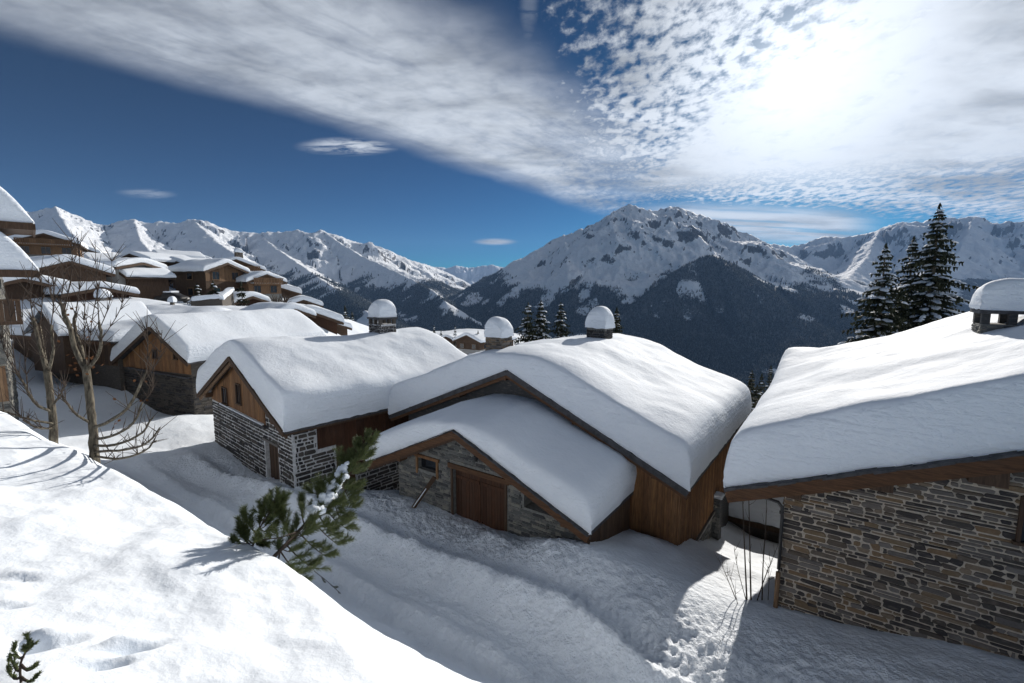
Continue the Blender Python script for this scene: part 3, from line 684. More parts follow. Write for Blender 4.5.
# --- the chalets further up, each placed by its front eave / gable
def chalet(name, u, v, d, az, w, l, hw, pitch, T, wall, label, nwin=2, floors=1, over=.7, boards=None, seed=0, balcony=False, chim=False, group='chalets of the village', step=.55, cat='house', amp=.06):
    """(u, v): foot of the gable front's middle"""
    H = House(name, (u, v), d, az, pt(u, v, d)[2], label, cat, group)
    rise = math.tan(rad(pitch))*(w/2+over)
    H.roof_shape((-w/2-over, hw-math.tan(rad(pitch))*over), (0, hw+math.tan(rad(pitch))*w/2), (w/2+over, hw-math.tan(rad(pitch))*over))
    f_ = lambda x: H.zr(x)-.14
    mb = MB(); mb.prism([(-w/2, -5), (w/2, -5), (w/2, f_(w/2)), (0, f_(0)), (-w/2, f_(-w/2))], 0, l); mb.build('wall', M[wall], H.root)
    if boards is not None:
        mb = MB(); planks(mb, front_map(0), -w/2, w/2, lambda x: H.zr(x)-.2, lambda x: boards, .3, .01, .05)
        planks(mb, side_map(w/2, 1), 0, l, lambda y: H.zr(w/2)-.2, lambda y: boards, .3, .01, .05); mb.build('boarding', M['wood_mid'], H.root)
    if hw > 2.1 and cat == 'house':
        mb = MB(); mb.box((0, l/2, -1.6), (w+.08, l+.08, 4.6)); mb.build('base_wall', M['concrete' if seed % 2 else 'mortar_grey'], H.root)
    rf = roof_deck(H, -over, l+over, .2); barge(H, rf, y=-over-.05, h=.32, w=.1, drop=.04, mat='wood_dark')
    for k, xs in enumerate((H.Lp[0], H.Rp[0])):
        mb = MB(); mb.beam((xs+(.06 if k == 0 else -.06), -over, H.Lp[1]-.2), (xs+(.06 if k == 0 else -.06), l+over, H.Lp[1]-.2), .12, .22); mb.build('eave_board', M['wood_dark'], rf)
    snow_mesh('snow_cover', rf, H.zr, H.Lp[0], H.Rp[0], -over, l+over, T, step, soft=.8, amp=amp, seed=seed)
    for fl in range(floors):
        z0 = .9+fl*2.6
        for k in range(nwin):
            x = -w/2+w*(k+.5)/nwin; ww = min(1.2, w/nwin*.45)
            if z0+1.2 < H.zr(x)-.5: window(H, x-ww/2, x+ww/2, z0, z0+1.2, -.055, 'wood_pale', bars=1)
        for k in range(max(1, int(l/4))):
            y = l*(k+.5)/max(1, int(l/4))
            for sx in (-1, 1):
                if z0+1.1 < H.zr(w/2)-.3:
                    mb = MB(); mb.box((sx*(w/2+.06), y, z0+.6), (.06, 1.3, 1.4)); fr = mb.build('window', M['wood_pale'], H.root)
                    mb = MB(); mb.box((sx*(w/2+.075), y, z0+.6), (.05, 1.05, 1.15)); mb.build('pane', M['glass'], fr)
    if balcony:
        for fl in range(1, floors+1):
            z0 = fl*2.6-.2
            if z0+1 > H.zr(0)-.6: continue
            mb = MB(); mb.box((0, -.6, z0), (w*.92, 1.2, .15)); mb.box((0, -1.15, z0+1.0), (w*.92, .1, .1))
            for k in range(int(w*.92/.3)): mb.box((-w*.46+.15+k*.3, -1.15, z0+.5), (.2, .05, .95))
            bal = mb.build('balcony', M['wood_mid'], H.root)
            mb = MB(); mb.box((0, -.6, z0+.15), (w*.9, .9, .15)); mb.build('balcony_snow', M['snow'], bal)
    if chim:
        chimney(H, w*.18, l*.5, H.zr(w*.18)-.2, H.zr(0)+T+.9, 1.3, 1.3, .5, 'plain', 'stone_warm', seed, 'mortar_grey', .05, .3)
    return H
V = [
 # name u v d az w l hw pitch T wall label kw
 ('chalet', 47, 259, 82, -38, 8, 11, 3.0, 20, .8, 'wood_mid', 'honey-brown timber chalet highest on the left slope below the peaks', dict(nwin=3, floors=1, balcony=True)),
 ('chalet', 70, 285, 58, -62, 7.5, 11, 1.7, 19, 1.0, 'wood_dark', 'dark low chalet under a broad snow sheet just below the honey-brown chalet', dict()),
 ('chalet', 100, 303, 54, -66, 6, 8, 1.2, 12, .8, 'wood_red', 'red-brown low chalet with a long flat snow roof left of the grey block', dict(nwin=3)),
 ('chalet', 122, 284, 66, 25, 4.2, 5, 1.3, 23, .55, 'wood_dark', 'little dark gabled chalet standing against the grey rendered block', dict(nwin=1)),
 ('apartment_block', 142, 300, 68, -80, 6.5, 3.6, 4.8, 12, .8, 'concrete', 'plain grey rendered block with a flat snow roof', dict(nwin=1, floors=1, group=None, cat='block')),
 ('chalet', 135, 272, 88, 15, 8.5, 9, 2.2, 16, .7, 'wood_dark', 'dark brown chalet rising right behind the grey rendered block', dict(nwin=3, floors=1)),
 ('chalet', 176, 279, 92, 18, 8.5, 9, 2.6, 17, .75, 'wood_dark', 'upper dark chalet of two behind the parked car, shallow snow gable', dict(nwin=3, floors=1, balcony=True, boards=1.3)),
 ('chalet', 177, 295, 80, 30, 5.8, 6, 2.4, 17, .7, 'wood_dark', 'lower dark chalet of two behind the parked car', dict(nwin=2, floors=1)),
 ('chalet', 227, 301, 76, -72, 7, 6.6, 5.0, 20, .8, 'wood_dark', 'tall brown chalet with wide dark front opening and brown end piers', dict(boards=3.2, nwin=2, floors=2)),
 ('chalet', 238, 298, 88, -42, 8.5, 9, 5.6, 22, .7, 'wood_mid', 'tallest red-brown chalet with steep rake and square chimney, behind the dark-fronted one', dict(boards=2.2, nwin=3, floors=2, balcony=True, chim=True)),
 ('chalet', 266, 298, 80, -62, 6, 7.5, 3.0, 20, .75, 'wood_mid', 'sunlit brown chalet with balcony, rightmost of the upper row', dict(nwin=2, floors=1, balcony=True)),
 ('chalet', 314, 334, 62, -40, 6.2, 7.5, 1.7, 22, 1.1, 'wood_red', 'low brown chalet sunk under a domed snow roof at the slope edge', dict(nwin=2)),
 ('chalet', 304, 313, 84, -30, 5, 5.5, 1.5, 20, .9, 'wood_dark', 'small dark cabin half buried above the domed snow roof', dict(nwin=1)),
 ('chalet', 280, 297, 98, -25, 7, 10, .9, 18, 1.2, 'wood_dark', 'snow-smothered roof on the brow beside the sunlit balcony chalet', dict(nwin=1)),
 ('chalet', 335, 333, 78, -25, 4, 5, 1.0, 20, .9, 'wood_dark', 'tiny snow-covered hut at the right tip of the village', dict(nwin=1)),
 ('chalet', 98, 275, 84, 10, 9, 8, 1.1, 12, .8, 'wood_dark', 'wide low chalet on the slope, between the honey-brown chalet and the grey block', dict(nwin=3)),
 ('chalet', 22, 296, 50, -66, 7, 9, .9, 16, 1.0, 'wood_dark', 'broad snow roof low on the slope, beside the tall house at the left edge', dict(nwin=2)),
 ('chalet', 86, 268, 100, 30, 7, 8, 1.6, 18, .8, 'wood_mid', 'small warm-brown cabin on the crest right of the honey-brown chalet', dict(nwin=2)),
 ('chalet', 158, 267, 108, 40, 7, 8, 2.2, 20, .8, 'wood_mid', 'far brown chalet peeping between the two dark chalets and the grey block', dict(nwin=2)),
 ('chalet', 250, 306, 70, -66, 4.5, 5, .8, 18, .9, 'wood_red', 'snowed-up shed in front of the sunlit balcony chalet', dict(nwin=1)),
 ('chalet', 14, 246, 125, -40, 7, 8, 2.4, 20, .8, 'wood_mid', 'far brown chalet partly behind the upper eave of the tall house', dict(nwin=2)),
 ('chalet', 82, 261, 112, -30, 6, 7, 2.2, 20, .8, 'wood_dark', 'little dark cabin on the forest edge, right of the honey-brown chalet', dict(nwin=2)),
 ('chalet', 112, 268, 118, 20, 6, 7, 2.0, 20, .8, 'wood_mid', 'little brown cabin above the wide low chalet', dict(nwin=2)),
 ('chalet', 196, 268, 120, -30, 6, 7, 2.2, 20, .8, 'wood_mid', 'little brown cabin above and behind the upper dark chalet', dict(nwin=2)),
 ('chalet', 292, 322, 58, -60, 4.5, 6, .9, 20, .9, 'wood_red', 'snowed-up low shed just left of the domed snow roof', dict(nwin=1)),
 ('chalet', 468, 352, 120, 30, 7.5, 9, 3.0, 22, .8, 'wood_dark', 'largest of the far chalets past the first chimney, down the slope', dict(nwin=2)),
 ('chalet', 447, 350, 150, 20, 7.5, 9, 3.0, 22, .8, 'wood_dark', 'far chalet downslope just right of the snow-capped chimney', dict(nwin=2)),
 ('chalet', 488, 350, 135, 35, 7, 8, 3.0, 22, .8, 'wood_dark', 'far chalet downslope tucked beside the brown chimney', dict(nwin=2)),
]
for i, (nm, u, v, d, az, w_, l_, hw, pitch, T, wall, lab, kw) in enumerate(V):
    kw = dict(kw); chalet(nm, u, v, d, az, w_, l_, hw, pitch, T, wall, lab, seed=20+i, **kw)
# the house down in the gap between timber house and stone house: its near roof slope lies in shade
Dn = House('chalet', (812, 536), 22.5, -57, -13.2, 'lower house seen through the gap beside the downpipe, its snow in shade', 'house'); H = Dn
z0 = H.fl(812, 536)[1]; H.roof_shape((0, z0), (4.2, z0+2.6), (8.4, z0))
mb = MB(); f_ = lambda x: H.zr(x)-.14
mb.prism([(.7, -3), (7.7, -3), (7.7, f_(7.7)), (4.2, f_(4.2)), (.7, f_(.7))], .5, 11.5); mb.build('wall', M['stone_dark'], H.root)
rf = roof_deck(H, 0, 12, .14); mb = MB(); mb.beam((-.03, 0, z0-.14), (-.03, 12, z0-.14), .1, .24); mb.build('eave_board', M['wood_dark'], rf)
snow_mesh('snow_cover', rf, H.zr, 0, 8.4, 0, 12, 1.0, .3, soft=1., amp=.05, seed=50)

# ---- terrace walls, post and covered car in front of the tall chalets
def low_wall(u0, v0, d0, u1, v1, d1, h, label):
    a, b = pt(u0, v0, d0), pt(u1, v1, d1); o = empty('terrace_wall', a, 0, label, 'wall')
    q = Vector(b-a); mb = MB(); mb.beam((0, 0, h/2-1.), q+Vector((0, 0, h/2-1.)), .5, h+2); mb.build('wall', M['stone_dark'], o)
    L_ = math.hypot(q.x, q.y); s = snow_mesh('snow_cap', o, lambda x: 0., 0, L_, -.4, .4, .55, .4, 0, .04, .5, .35); s.location = (0, 0, h); s.rotation_euler = (0, -math.atan2(q.z, L_), math.atan2(q.y, q.x))
low_wall(193, 312, 58, 221, 309, 60, 1.4, 'low dark terrace wall with a snow cap in front of the tall brown chalets')
low_wall(221, 309, 60, 232, 299, 66, 1.2, 'short snow-capped wall climbing beside the tall brown chalets')
q = pt(173, 311, 57); o = empty('marker_post', q, 0, 'short post with a white snow hat beside the terrace wall', 'post')
mb = MB(); mb.box((0, 0, .1), (.35, .35, 2.)); mb.build('post', M['stone_dark'], o); snow_cap(o, 0, 0, 1.1, .6, .6, .5, 3, .05, .2)
def covered_car():
    q = pt(172, 303, 66); o = empty('parked_car', q, rad(-12), 'dark parked car dusted with snow in front of the two dark chalets', 'car')
    sec = [(-2.3, .35, .75, .8), (-2.1, .3, .98, .86), (-1.2, .3, 1.05, .88), (-.6, .3, 1.5, .8), (.6, .3, 1.55, .8), (1.5, .3, 1.15, .86), (2.2, .3, .95, .84), (2.35, .4, .7, .76)]
    vs = []; fs = []
    for x, z0, z1, hw in sec:
        zm = z0+(z1-z0)*.58
        for yy, z in ((-hw, z0), (-hw, zm), (-hw*.82, z1-.06), (-hw*.5, z1), (hw*.5, z1), (hw*.82, z1-.06), (hw, zm), (hw, z0)): vs.append((x, yy, z))
    n = len(sec)
    for i in range(n-1):
        for k in range(8): fs.append((i*8+k, i*8+(k+1) % 8, (i+1)*8+(k+1) % 8, (i+1)*8+k))
    fs += [tuple(range(8)), tuple(range((n-1)*8+7, (n-1)*8-1, -1))]
    mb = MB(); mb.add(vs, fs); mb.build('body', M['metal'], o, smooth=True)
    for x in (-1.45, 1.45):
        for yy in (-.8, .8): mb = MB(); mb.tube([(x, yy-.1, .34), (x, yy+.1, .34)], .34, 14); mb.build('wheel', M['black'], o)
    snow_mesh('snow', o, lambda x: 1.5, -.7, .7, -.62, .62, .22, .2, 0, .03, .3, .3)
covered_car()
# ------------------------------------------------------------------ ground
def tps_fit(P, Z, lam=1e-3):
    n = len(P); d = np.linalg.norm(P[:, None]-P[None], axis=2); K = np.where(d > 0, d*d*np.log(d+1e-12), 0)+lam*np.eye(n)
    A = np.zeros((n+3, n+3)); A[:n, :n] = K; A[:n, n] = 1; A[:n, n+1:] = P; A[n, :n] = 1; A[n+1:, :n] = P.T
    return np.linalg.solve(A, np.concatenate([Z, [0, 0, 0]]))
def tps_eval(P, c, Q):
    out = np.zeros(len(Q)); n = len(P)
    for s in range(0, len(Q), 40000):
        q = Q[s:s+40000]; d = np.sqrt(((q[:, None]-P[None])**2).sum(2)); K = np.where(d > 0, d*d*np.log(d+1e-12), 0)
        out[s:s+40000] = K@c[:n]+c[n]+q@c[n+1:]
    return out
ctl = []
def cx(x, y, z): ctl.append((x, y, z))
def cpx(u, v, d, dz=0): p = pt(u, v, d); ctl.append((p[0], p[1], p[2]+dz))
# the lane
for x, y, z in ((3.9, 9.5, -8.95), (0, 7, -8.9), (6, 5, -8.6), (12, 4, -8.0), (-3, 9, -9.0), (-8, 13, -9.1), (-14, 18, -9.4), (-20, 24, -9.3), (-28, 31, -9.0), (-6, 8, -8.8), (-14, 12, -9), (-24, 20, -8.6),
                (-2.3, 17, -8.95), (-.3, 15.6, -8.8), (-4.8, 18.9, -8.75), (2.4, 13.2, -7.95), (3.4, 13.9, -8.2), (6, 16.2, -9.2), (4, 15.4, -8.75)): cx(x, y, z)
for u, v, y in ((214, 441, .4), (282, 485, .4)): a, b = E_.fl(u, v, y); p = E_.wor(np.array([a, y, b])); cx(*p)
for u, v in ((322, 485.5), (360, 491), (396, 496)): a, b = E_.sd(u, v, E_.Rp[0]-.4); p = E_.wor(np.array([E_.Rp[0]-.4, a, b])); cx(*p)
for u, v in ((785, 606), (900, 632), (1010, 660)): a, b = A_.fl(u, v, .4); p = A_.wor(np.array([a, .4, b])); cx(*p)
p = A_.wor(np.array([14, .4, 1.2])); cx(*p)
for u, v in ((150, 408), (190, 413)): a, b = F_.fl(u, v, .4); p = F_.wor(np.array([a, .4, b])); cx(*p)
cpx(120, 392, 36); cpx(90, 384, 38); cpx(70, 378, 40); cpx(15, 378, 36); cpx(205, 415, 36)
# through the gap, and down the far side
cpx(728, 600, 13.2); cpx(745, 585, 15); cpx(735, 560, 18.5); cpx(755, 545, 21.5); cpx(750, 533, 25)
cx(12, 24, -12.5); cx(16, 30, -13.5); cx(25, 20, -9.5); cx(22, 36, -15); cx(30, 40, -16)
cx(0, 34, -11.5); cx(-6, 40, -11.5); cx(-12, 50, -12); cx(10, 60, -20); cx(40, 60, -24); cx(-10, 80, -19); cx(0, 110, -32); cx(60, 110, -48); cx(-16, 120, -30); cx(-30, 140, -30); cx(120, 130, -60); cx(60, 30, -12); cx(80, 70, -30)
# village shelf
for u, v, d in ((190, 305, 66), (230, 300, 72), (262, 300, 78), (150, 303, 62), (130, 299, 68), (60, 290, 56), (47, 262, 80), (135, 276, 86), (176, 284, 90), (20, 300, 50), (300, 316, 66), (318, 336, 58), (280, 300, 92), (285, 298, 100), (110, 302, 54), (150, 330, 50), (250, 330, 50), (335, 336, 76)): cpx(u, v, d)
cpx(20, 238, 150); cpx(50, 240, 170); cpx(0, 215, 190); cpx(90, 262, 170); cpx(130, 286, 170); cpx(-250, 230, 120); cpx(-200, 290, 50); cpx(-150, 330, 30)
cpx(200, 300, 130, -6); cpx(260, 305, 140, -8); cpx(320, 335, 130, -8); cpx(468, 356, 118); cpx(447, 354, 148); cpx(488, 354, 133); cpx(400, 350, 110)
ctl = np.array(ctl)
# keep control points well apart
keep = []
for i in range(len(ctl)):
    if all(np.hypot(*(ctl[i, :2]-ctl[j, :2])) > .7 for j in keep): keep.append(i)
ctl = ctl[keep]; tc_ = tps_fit(ctl[:, :2], ctl[:, 2], .5)

NAZ, NR = 1000, 860
az = np.radians(np.linspace(-96, 96, NAZ)); rr = np.concatenate([[.25, .5], np.geomspace(.8, 420, NR-2)])
AZ, RR = np.meshgrid(az, rr); GX, GY = (RR*np.sin(AZ)), (RR*np.cos(AZ))
Q = np.stack([GX.ravel(), GY.ravel()], 1)
near = RR.ravel() < 190
Z = np.full(len(Q), -60.)
Z[near] = tps_eval(ctl[:, :2], tc_, Q[near]); Z = Z.reshape(GX.shape)
# far part: falls to the valley, climbs to the left
azd = np.degrees(AZ)
i190 = np.searchsorted(rr, 188)-1
edge = Z[i190][None, :]
edge = np.clip(edge, -95, 60)
Zf = edge+(RR-rr[i190])*(-.38)*sstep(-52, -34, azd)+(RR-rr[i190])*.20*sstep(-44, -60, azd)
w_ = sstep(150, 188, RR); Z = np.where(RR < 150, np.clip(Z, -95, 60), np.clip(Z, -95, 60)*(1-w_)+np.where(RR < rr[i190], edge, Zf)*w_)
# snow drifts and trodden texture
q_ = GX*.588+GY*.809; s_ = GX*.809-GY*.588
lane = sstep(4.5, 6.5, q_)*sstep(13.5, 11.5, q_)*sstep(34, 26, RR)
nearw = sstep(60, 30, RR)
Z += nearw*(fbm(GX*.22, GY*.22, 4, 2)*.30)+sstep(30, 70, RR)*fbm(GX*.06, GY*.06, 4, 6)*.9*sstep(400, 200, RR)
berm = .46*np.exp(-((q_-9.6-.35*perlin(s_*.22, s_*0, 9))/.38)**2)*(1+.35*perlin(s_*1.4, q_*1.4, 5))+.30*np.exp(-((q_-7.6-.3*perlin(s_*.2, s_*0+3, 8))/.35)**2)
rut = -.12*np.exp(-((q_-8.6-.3*perlin(s_*.2, s_*0+1, 7))/.28)**2)-.10*np.exp(-((q_-10.4-.25*perlin(s_*.25, s_*0+2, 4))/.3)**2)
Z += lane*(berm+rut)
def lumps(x, y, sd): return np.abs(perlin(x, y, sd))
rough = lane*(.5+.5*sstep(8.8, 9.6, q_))
Z += rough*(.10*perlin(GX*1.1, GY*1.1, 11)+.11*lumps(GX*2.6, GY*2.6, 12)+.09*perlin(GX*5.5, GY*5.5, 13)+.05*perlin(GX*11, GY*11, 14))
Z += nearw*sstep(70, 20, RR)*(.05*perlin(GX*1.1, GY*1.1, 15)+.02*perlin(GX*3.7, GY*3.7, 16)+.008*perlin(GX*11, GY*11, 17))
# snow banked up along the walls of garage and timber house
for Hh, y0, x0, x1, hgt in ((B_, .3, -4.0, .6, .38), (C_, .4, -4, .4, .35)):
    lx = (GX-Hh.O[0])*Hh.ar[0]+(GY-Hh.O[1])*Hh.ar[1]; ly = (GX-Hh.O[0])*Hh.dd[0]+(GY-Hh.O[1])*Hh.dd[1]
    m_ = np.exp(-((ly-y0+.75)/.65)**2)*sstep(x0-1, x0+.6, lx)*sstep(x1+1.2, x1-.2, lx)
    Z += m_*hgt*(.65+.75*perlin(lx*.8+3.3, ly*.5, 21))
# the foreground bank
nq = GX*.49+GY*.872
top = -2.65-.175*GX-.215*GY
topz = top+.17*fbm(GX*.45, GY*.45, 4, 31)+.06*fbm(GX*1.1, GY*1.1, 3, 32)+.008*fbm(GX*4.2, GY*4.2, 3, 33)
sq = GX*.872-GY*.49
crest = 3.15-.27*np.maximum(0, sq+5.3)+.22*perlin(sq*.35, sq*0, 34)+.10*perlin(sq*1.2, sq*0+2, 35)
# dents and little steps in the bottom left corner
for (u, v, d_, rx, ry, dp, ang) in ((128, 652, 3.05, .16, .05, .20, .9), (104, 668, 3.0, .14, .05, .15, .7), (60, 645, 3.1, .16, .06, .07, .8), (20, 575, 4.2, .14, .05, .05, .3), (30, 650, 3.1, .10, .07, .09, .2), (8, 605, 3, .1, .05, .07, .5)):
    p = pt(u, v, d_); k = topz; a_ = ang
    # drop the mark onto the bank surface along its view ray
    r_ = ray(u, v); k_ = -2.65/(r_[2]+.175*r_[0]+.215*r_[1]); px_, py_ = r_[0]*k_, r_[1]*k_
    ex = (GX-px_)*math.cos(a_)+(GY-py_)*math.sin(a_); ey = -(GX-px_)*math.sin(a_)+(GY-py_)*math.cos(a_)
    topz = topz-dp*np.exp(-(ex/rx)**2-(ey/ry)**2)+dp*.45*np.exp(-(ex/rx)**2-((ey-ry*1.9)/ry)**2)
over_ = np.maximum(nq-crest, 0)
lip = over_*np.where(GX > -4, .44, .44)
slope_x = 1.30-.22*sstep(-5.5, -3.0, sq)
ov = over_*over_/(over_+.22); bank = topz-slope_x*6.*(1-np.exp(-ov/6.))
bank = np.where(GX < -9.5, bank-np.maximum(-9.5-GX, 0)*.0, bank)
# flatten the bank far left so that it does not climb for ever
lim = -2.1+.12*fbm(GX*.3, GY*.3, 3, 36); bank = np.where(bank > lim, lim+(bank-lim)*.25, bank) if False else bank
k_ = .25
h_ = np.clip(.5+.5*(bank-Z)/k_, 0, 1); Zs = bank*h_+Z*(1-h_)+k_*h_*(1-h_)
fade = sstep(60, 35, RR); Z = np.where(RR < 35, Zs, Z)
GROUND = (GX, GY, Z)
def ground_z(x, y):
    r = math.hypot(x, y); a = math.atan2(x, y); i = min(max(int(np.searchsorted(rr, r))-1, 0), len(rr)-2); fi = min(max((r-rr[i])/(rr[i+1]-rr[i]), 0), 1)
    q = (a-az[0])/(az[1]-az[0]); j = min(max(int(q), 0), NAZ-2); fj = min(max(q-j, 0), 1)
    return float((Z[i, j]*(1-fj)+Z[i, j+1]*fj)*(1-fi)+(Z[i+1, j]*(1-fj)+Z[i+1, j+1]*fj)*fi)
def ground_d(u, v, lo=1.5, hi=150., step=.02):
    """depth at which the view ray through (u, v) first meets the snow"""
    r_ = ray(u, v); d = lo
    while d < hi:
        p = r_*d
        if p[2] < ground_z(p[0], p[1]): return d
        d += step*(1+d*.05)
    return hi
rough_a = np.clip(.10+.8*lane*(1-h_)+.35*sstep(30, 10, RR)*(1-h_), 0, 1)
g = grid_obj('snow_ground', np.stack([GX, GY, Z], -1).reshape(-1, 3), len(rr), NAZ, M['snow_ground'], None, dict(rough=rough_a)); tag(g, kind='structure')

# ------------------------------------------------------------------ mountains: tent ridges with gullied flanks
m, t = new_mat('mountain_cover', .8, .15)
at = t.n('ShaderNodeAttribute', attribute_name='forest'); ar_ = t.n('ShaderNodeAttribute', attribute_name='rock')
fz = at.outputs['Fac']; rk = ar_.outputs['Fac']
n1 = t.noise(t.pos, .012, 6, .62); n2 = t.noise(t.pos, .055, 4, .65); n3 = t.noise(t.mapping(t.pos, (1, 1, .35)), .11, 3, .7)
fm = t.ss(t.m('ADD', fz, t.m('ADD', t.m('MULTIPLY', t.m('SUBTRACT', n1, .5), .9), t.m('MULTIPLY', t.m('SUBTRACT', n2, .5), .9))), .38, .62)
rm = t.ss(t.m('ADD', rk, t.m('ADD', t.m('MULTIPLY', t.m('SUBTRACT', n1, .5), .7), t.m('MULTIPLY', t.m('SUBTRACT', n2, .5), 1.1))), .50, .70)
treec = t.mix(t.ss(n3, .45, .8), (.012, .017, .02), (.22, .25, .28))
rockc = t.mix(t.ss(n2, .35, .7), (.045, .045, .05), (.14, .135, .135))
c = t.mix(rm, (.82, .845, .88), rockc); c = t.mix(t.m('MULTIPLY', fm, .93), c, treec)
t.col(c)
bh = t.m('ADD', t.m('MULTIPLY', n1, 38.), t.m('ADD', t.m('MULTIPLY', n2, 10.), t.m('MULTIPLY', t.m('MULTIPLY', n3, fm), 14.)))
t.nrm(t.bump(bh, .8, 1.)); M['mountain'] = m

m, t = new_mat('far_spruce', .9, .1); n_ = t.noise(t.pos, .09, 2); t.col(t.mix(t.ss(n_, .42, .8), (.016, .023, .024), (.17, .20, .22))); M['far_spruce'] = m
ZF = -620.
def R3(pts): return [pt(u, v, d) for u, v, d in pts]
ridges = [
 # id, points (u, v, depth), flank slope, noise amplitude
 ('main', [(452, 303, 5200), (478, 292, 5300), (500, 276, 5500), (520, 264, 5600), (540, 247, 5700), (560, 240, 5800), (580, 231, 5850), (600, 221, 5900), (612, 213, 5950), (622, 208, 6000), (630, 204, 6000), (640, 209, 6050), (655, 211, 6100), (668, 207, 6150), (680, 208, 6200), (695, 216, 6300), (712, 224, 6400), (730, 233, 6600), (748, 240, 6900), (765, 244, 7200)], .62, 1.),
 ('main', [(630, 204, 6000), (622, 228, 5600), (606, 250, 5200), (588, 272, 4700), (570, 292, 4200)], .72, 1.),
 ('main', [(676, 207, 6180), (684, 224, 5900), (694, 240, 5600), (706, 252, 5300)], .66, .9),
 ('dome', [(712, 255, 4300), (700, 258, 4250), (684, 267, 4150), (664, 282, 4000), (640, 300, 3850), (612, 320, 3650), (585, 338, 3500)], .72, .8),
 ('dome', [(712, 255, 4300), (728, 262, 4350), (748, 272, 4400), (772, 286, 4400), (800, 304, 4300), (824, 322, 4150), (850, 345, 3900)], .72, .8),
 ('dome', [(712, 256, 4300), (728, 285, 3900), (742, 320, 3450)], .75, .8),
 ('right', [(740, 243, 9000), (765, 243, 9200), (790, 246, 9300), (806, 243, 9300), (822, 236, 9200), (838, 237, 9100), (850, 236, 9000), (866, 234, 8900), (880, 229, 8800), (893, 224, 8700), (905, 221, 8600), (920, 222, 8500), (940, 217, 8400), (958, 218, 8300), (975, 216, 8200), (988, 221, 8100), (1000, 225, 8000), (1015, 222, 7900), (1030, 220, 7800), (1080, 214, 7600), (1150, 220, 7400), (1260, 200, 7000), (1420, 190, 6500)], .55, 1.),
 ('right', [(880, 229, 8800), (868, 256, 7600), (850, 276, 6600), (838, 300, 5600)], .55, 1.),
 ('right', [(975, 216, 8200), (960, 250, 7000), (930, 275, 6000), (905, 310, 4900)], .5, 1.),
 ('left', [(-420, 90, 4200), (-250, 150, 4600), (-120, 185, 5000), (-40, 205, 5400), (20, 212, 5600), (36, 211, 5650), (46, 209, 5700), (55, 207, 5750), (68, 213, 5800), (82, 218, 5900), (96, 225, 6100), (108, 225, 6200), (122, 222, 6200), (134, 219, 6200), (148, 223, 6200), (160, 221, 6200), (176, 223, 6200), (192, 219, 6200), (205, 221, 6200), (222, 228, 6300), (238, 232, 6400), (256, 233, 6500), (270, 231, 6500), (284, 232, 6500), (298, 230, 6500), (312, 233, 6500), (322, 230, 6500), (336, 234, 6550), (350, 240, 6700), (366, 244, 6900), (380, 247, 7100), (394, 254, 7400), (410, 260, 7800), (426, 264, 8200), (446, 272, 8600), (466, 284, 9000)], .50, 1.),
 ('left', [(322, 230, 6500), (342, 244, 6100), (362, 256, 5700), (384, 266, 5300), (410, 278, 4900), (432, 290, 4500), (446, 302, 4100)], .60, .8),
 ('left', [(192, 219, 6200), (215, 240, 5400), (240, 258, 4600), (268, 282, 3800)], .5, 1.),
 ('left', [(134, 219, 6200), (140, 240, 5000), (160, 262, 4000)], .5, 1.),
 ('left', [(256, 233, 6500), (290, 258, 5300), (330, 285, 4200), (372, 315, 3300)], .5, 1.),
 ('left', [(55, 207, 5750), (70, 232, 4600), (100, 258, 3500)], .5, 1.),
 ('far', [(380, 262, 17000), (410, 266, 17500), (432, 266, 18000), (446, 268, 18000), (456, 265, 18000), (468, 268, 18000), (480, 266, 18000), (492, 264, 18000), (502, 267, 18000), (520, 266, 18000), (560, 262, 17500)], .5, 1.2),
]
